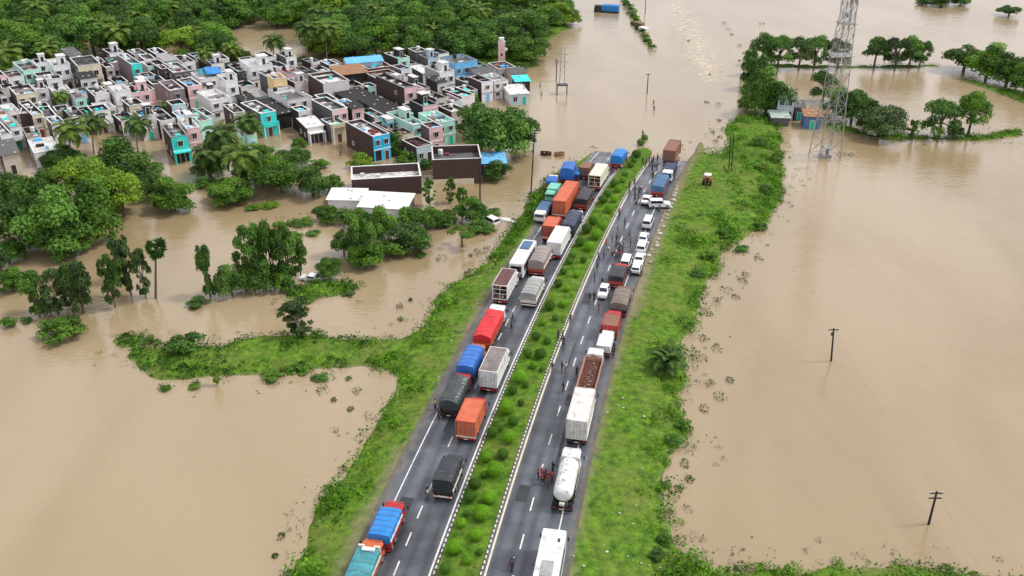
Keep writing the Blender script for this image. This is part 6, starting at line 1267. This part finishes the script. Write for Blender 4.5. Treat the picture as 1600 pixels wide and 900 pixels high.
for a in [(972,392,.5,'red_paint','parked red motorcycle'),(968,388,.7,'navy_paint','parked dark motorcycle'),(964,402,.9,'red_paint','red motorcycle leaning on its stand'),(1002,432,.2,'navy_paint','dark motorcycle by the cars'),(960,548,.3,'navy_paint','dark motorcycle on the shoulder'),(849,749,.4,'red_paint','red motorcycle with riders around it'),(855,752,-.3,'red_paint','second red motorcycle in the group'),(800,893,.1,'navy_paint','dark motorcycle at the bottom edge'),(985,431,.6,'navy_paint','dark motorcycle between cars'),(1030,330,.2,'navy_paint','dark motorcycle at the road edge'),(665,778,.2,'navy_paint','dark motorcycle beside the truck')]: bike(*a)
for o, base, p, g in SHRUB_OBJS: later(o, base, p, g)

# ------------------------------------------------------------------ people
for k, c in dict(skin=(.20, .105, .065), hair=(.012, .01, .01)).items(): pm(k, c, var=.1)
CLO = dict(red=(.5, .03, .05), maroon=(.2, .03, .05), white=(.7, .7, .68), black=(.03, .03, .035), navy=(.03, .05, .14), blue=(.08, .2, .5), grey=(.2, .2, .21), purple=(.16, .05, .25), khaki=(.34, .28, .18), pink=(.6, .25, .3), brown=(.14, .08, .05), yellow=(.6, .45, .08))
for k, c in CLO.items(): pm('cloth_' + k, c, rough=.85, var=.15, scale=6)
def skin_mesh(name, verts, edges, sub=1, root=0):
    me = bpy.data.meshes.new(name); me.from_pydata([v[:3] for v in verts], edges, []); ob = bpy.data.objects.new(name, me); C.objects.link(ob)
    ob.modifiers.new('skin', 'SKIN'); 
    if sub: ob.modifiers.new('sub', 'SUBSURF').levels = sub
    if not me.skin_vertices: bpy.context.view_layer.objects.active = ob
    lay = me.skin_vertices[0] if me.skin_vertices else None
    for i, v in enumerate(verts):
        lay.data[i].radius = (v[3], v[4] if len(v) > 4 else v[3]); lay.data[i].use_root = (i == root)
    dg = bpy.context.evaluated_depsgraph_get(); dg.update(); out_ = bpy.data.meshes.new_from_object(ob.evaluated_get(dg)); out_.name = name
    bpy.data.objects.remove(ob); bpy.data.meshes.remove(me); return out_
def pose(kind):
    if kind == 'stand': fl, fr, al, ar = (.02, 0), (-.02, 0), (.05, .0), (.02, .0)
    elif kind == 'walk': fl, fr, al, ar = (.26, .03), (-.26, .05), (-.2, .06), (.22, .08)
    elif kind == 'hips': fl, fr, al, ar = (.04, 0), (-.03, 0), (.02, .0), (.02, .0)
    J = dict(pelvis=(0, 0, .93), waist=(0, 0, 1.06), chest=(0, .01, 1.27), neck=(0, 0, 1.42), head0=(0, .02, 1.5), head=(0, .03, 1.6))
    for s, f in ((-1, fl), (1, fr)):
        J['hip', s] = (s*.09, 0, .88); J['knee', s] = (s*.1, f[0]*.55+.02, .48); J['ank', s] = (s*.1, f[0], .08+f[1]); J['toe', s] = (s*.12, f[0]+.17, .03+f[1])
    for s, f in ((-1, al), (1, ar)):
        J['sh', s] = (s*.18, 0, 1.36)
        if kind == 'hips' : J['el', s] = (s*.4, -.06, 1.14); J['wr', s] = (s*.2, .06, 1.0); J['pa', s] = (s*.16, .1, .97)
        else: J['el', s] = (s*.25, -.03+f[0]*.4, 1.1); J['wr', s] = (s*.26, f[0]+.05, .86); J['pa', s] = (s*.26, f[0]+.08, .79)
    return J
def person_meshes(kind):
    J = pose(kind); V = []; E = []; I = {}
    def a(k, r, r2=None): I[k] = len(V); V.append((*J[k], r, r2 or r))
    for k, r, r2 in (('pelvis', .13, .1), ('waist', .12, .09), ('chest', .14, .1), ('neck', .05, .05), ('head0', .065, .075), ('head', .085, .1)): a(k, r, r2)
    for s in (-1, 1):
        for k, r in (('hip', .085), ('knee', .055), ('ank', .038), ('toe', .035)): a((k, s), r)
        for k, r in (('sh', .055), ('el', .04), ('wr', .028), ('pa', .034)): a((k, s), r)
    for p_, q_ in (('pelvis', 'waist'), ('waist', 'chest'), ('chest', 'neck'), ('neck', 'head0'), ('head0', 'head')): E.append((I[p_], I[q_]))
    for s in (-1, 1):
        for c in (('pelvis', ('hip', s)), (('hip', s), ('knee', s)), (('knee', s), ('ank', s)), (('ank', s), ('toe', s)), ('chest', ('sh', s)), (('sh', s), ('el', s)), (('el', s), ('wr', s)), (('wr', s), ('pa', s))): E.append((I[c[0]], I[c[1]]))
    body = skin_mesh('body', V, E, 1)
    ex = MB(); h = J['head']
    ex.ell((h[0], h[1]+.105, h[2]-.01), (.014, .022, .022), 6, 4)
    for s in (-1, 1):
        ex.ell((h[0]+s*.09, h[1], h[2]-.01), (.012, .022, .032), 6, 4); ex.ell((h[0]+s*.034, h[1]+.088, h[2]+.015), (.013, .008, .008), 6, 4)
        w_, p_ = Vector(J['wr', s]), Vector(J['pa', s]); d = (p_-w_).normalized(); sd_ = d.orthogonal().normalized(); 
        for k in range(4):
            b0 = p_ + sd_*(k-1.5)*.018 + d*.02; L2 = (.06, .072, .068, .052)[k]; kn = b0 + d*L2*.55; ex.path([b0, kn, kn + (d*.8 + Vector((0, .5, 0))*.6).normalized()*L2*.5], [.0095, .009, .007], 5)
        ex.path([w_ + d*.02 + sd_*.03, w_ + d*.04 + sd_*.055 + Vector((0, .02, 0)), w_ + d*.075 + sd_*.06 + Vector((0, .035, 0))], [.012, .011, .008], 5)
    o1 = len(body.vertices); me2 = ex.mesh('x')
    vs = [v.co[:] for v in body.vertices] + [v.co[:] for v in me2.vertices]; fs = [tuple(p.vertices) for p in body.polygons] + [tuple(i+o1 for i in p.vertices) for p in me2.polygons]
    full = bpy.data.meshes.new('body'); full.from_pydata(vs, [], fs); full.polygons.foreach_set('use_smooth', [True]*len(fs)); full.update()
    V = [(*J['pelvis'], .155, .125), (*J['waist'], .15, .118), (*J['chest'], .17, .13), (0, 0, 1.39, .1, .08)]; E = [(0, 1), (1, 2), (2, 3)]
    for s in (-1, 1): i = len(V); V += [(*J['sh', s], .075), (*[J['sh', s][q]*.35 + J['el', s][q]*.65 for q in range(3)], .062)]; E += [(2, i), (i, i+1)]
    shirt = skin_mesh('shirt', V, E, 1)
    V = [(0, 0, .97, .14, .115), (*J['pelvis'], .15, .118)]; E = [(0, 1)]
    for s in (-1, 1): i = len(V); V += [(*J['hip', s], .105), (*J['knee', s], .078), (*J['ank', s], .062)]; E += [(1, i), (i, i+1), (i+1, i+2)]
    tr = skin_mesh('trousers', V, E, 1)
    hr = MB(); hr.ell((h[0], h[1]-.012, h[2]+.035), (.098, .112, .088), 10, 7)
    for m_ in (shirt, tr): m_.polygons.foreach_set('use_smooth', [True]*len(m_.polygons))
    return full, shirt, tr, hr.mesh('hair', True)
PM = {k: person_meshes(k) for k in ('stand', 'walk', 'hips')}
def person(px, py, top, leg, kd=None, z=None, rz=None, base=None):
    kd = kd or R.choice(['stand', 'walk', 'hips'])
    p = road_at(px, py) if z is None else at(px, py, 0)
    if z is not None: p.z = z
    o = bpy.data.objects.new('person', None); C.objects.link(o); o.location = p; o.rotation_euler = (0, 0, R.uniform(0, 6.28) if rz is None else rz); o['category'] = 'person'; k = R.uniform(.96, 1.06); o.scale = (k, k, k)
    for nm, me_, m_ in zip(('body', 'shirt', 'trousers', 'hair'), PM[kd], ('skin', 'cloth_' + top, 'cloth_' + leg, 'hair')):
        c = bpy.data.objects.new(nm, with_mat(me_, M[m_])); C.objects.link(c); c.parent = o
    act = {'stand': 'standing', 'walk': 'walking', 'hips': 'standing hands on hips'}[kd]
    later(o, base or f'person in {top} top and {leg} trousers {act}', p, 'people on the flooded road')
PEOPLE = [(1004,258,'black','black'),(1010,258,'navy','black'),(1014,254,'red','navy'),(1018,254,'maroon','black'),(1021,253,'red','black'),(1027,253,'black','black'),(1019,260,'black','navy'),(1015,262,'navy','black'),(1023,264,'grey','black'),(1026,267,'black','black'),(1019,268,'navy','navy'),(1008,264,'black','grey'),
 (1020,280,'black','black'),(991,290,'maroon','black'),(983,295,'black','navy'),(992,303,'maroon','black'),(998,303,'brown','black'),(983,305,'black','black'),(992,313,'navy','black'),(997,312,'grey','black'),(968,338,'brown','black'),
 (951,266,'red','black'),(955,269,'maroon','black'),(959,272,'red','navy'),(963,270,'black','black'),(971,267,'white','grey'),
 (976,353,'maroon','black'),(983,371,'red','navy'),(965,365,'grey','grey'),(963,379,'maroon','navy'),(956,380,'purple','black'),(985,386,'grey','navy'),(974,387,'pink','grey'),(967,395,'navy','black'),(961,405,'red','black'),(968,404,'red','brown'),(943,404,'purple','navy'),(935,407,'grey','black'),(933,420,'blue','black'),(929,441,'navy','black'),(941,448,'black','grey'),(921,471,'navy','brown'),(928,471,'black','navy'),(967,338,'pink','grey'),(950,397,'white','khaki'),(947,388,'red','grey'),
 (935,490,'brown','red'),(891,505,'brown','black'),(879,532,'black','black'),(872,530,'black','navy'),(880,541,'black','black'),(878,580,'black','black'),(884,582,'white','khaki'),(901,587,'black','black'),(863,581,'brown','grey'),(880,613,'navy','black'),
 (841,749,'red','navy'),(846,756,'red','black'),(852,750,'maroon','black'),(855,758,'red','grey'),(862,753,'red','navy'),(864,738,'black','black'),(799,891,'purple','navy'),
 (668,780,'white','grey'),(680,640,'yellow','black'),(686,655,'black','black'),(801,505,'black','navy'),(799,513,'navy','black'),(744,551,'brown','grey'),(950,462,'white','navy'),(958,560,'black','navy'),(962,500,'white','black'),(970,480,'grey','navy'),(994,326,'black','grey'),(1001,300,'white','black')]
for a in PEOPLE: person(a[0], a[1], a[2], a[3])
for px, py, t_ in ((1021,163,'black'),(1022,173,'brown'),(1004,211,'black'),(844,136,'maroon'),(846,150,'black'),(640,334,'navy'),(532,243,'brown'),(1005,216,'pink')): person(px, py, t_, 'navy', 'walk', -.35, None, f'person in {t_} top wading through the flood')
person(774, 425, 'yellow', 'brown', 'stand', 1.2, None, 'person in yellow top standing on the left grass verge')
# litter on the verge and pale marker stones along the far right road edge
lb = MB()
for k in range(64):
    if k < 52: px, py = R.choice([(715,500),(722,485),(718,460),(690,600),(760,430),(1075,290),(1085,265),(1068,300),(1010,880),(990,800),(960,640),(1130,270),(700,520),(900,870)]); px += R.gauss(0, 14); py += R.gauss(0, 12)
    else: px, py = R.uniform(900, 1090), R.uniform(300, 880)
    p = place(px, py); u_, _ = road_uv([p.x], [p.y])
    if abs(float(u_[0])) < 11.6: continue
    q = R.uniform(.06, .19); lb.ell((p.x, p.y, p.z + .12), (q, q*.8, q*.45), 6, 4, jit=.3, rnd=R)
struct(link('litter', lb, M['litter']), 'stuff')
Y = 150.0; k = 0
while Y < 212:
    p = rp(MED + CW + R.uniform(.6, 1.5), Y); q = R.uniform(.28, .55); b = MB(); b.ell((0, 0, q*.35), (q, q*.8, q*.6), 8, 5, jit=.18, rnd=R)
    o = link('marker_stone', b, M['stone'], None, (p.x, p.y, p.z - .1)); o['category'] = 'stone'; later(o, 'pale rough stone along the right road edge', p, 'pale stones along the right road edge', []); Y += R.uniform(1.2, 2.6)
# timber and drowned wrecks by the tip of the far median
for px, py, m, lab in ((1003, 42, 'brown_box', 'brown half-sunk vehicle beside the far drowned median'), (1011, 50, 'white_paint', 'pale half-sunk vehicle at the tip of the far drowned median')):
    p = at(px, py); o = empty('sunken_truck', lab, 'truck', Vector((p.x, p.y, -1.0)), .5); link('cargo_box', MB().cbox(-1.2, 1.2, 0, 4, .8, 2.4, .08), M[m], o); cab(o, 2.3, 6, 1.6, M['dark_metal'], 2.2)
for k in range(13):
    t = k/12; px = 978 + 40*t**1.15 + R.uniform(-2, 2); py = -2 + 72*t; ptree(px, py + 6, R.uniform(12, 18), R.uniform(8, 13), 'bush', R.choice([D_, Mi, Du]), 'shrubs on the far drowned median', 'shrub growing on the far drowned median')
settle()
for o in list(S.objects):
    if o.type == 'EMPTY' and o.parent is None and not o.children: bpy.data.objects.remove(o)
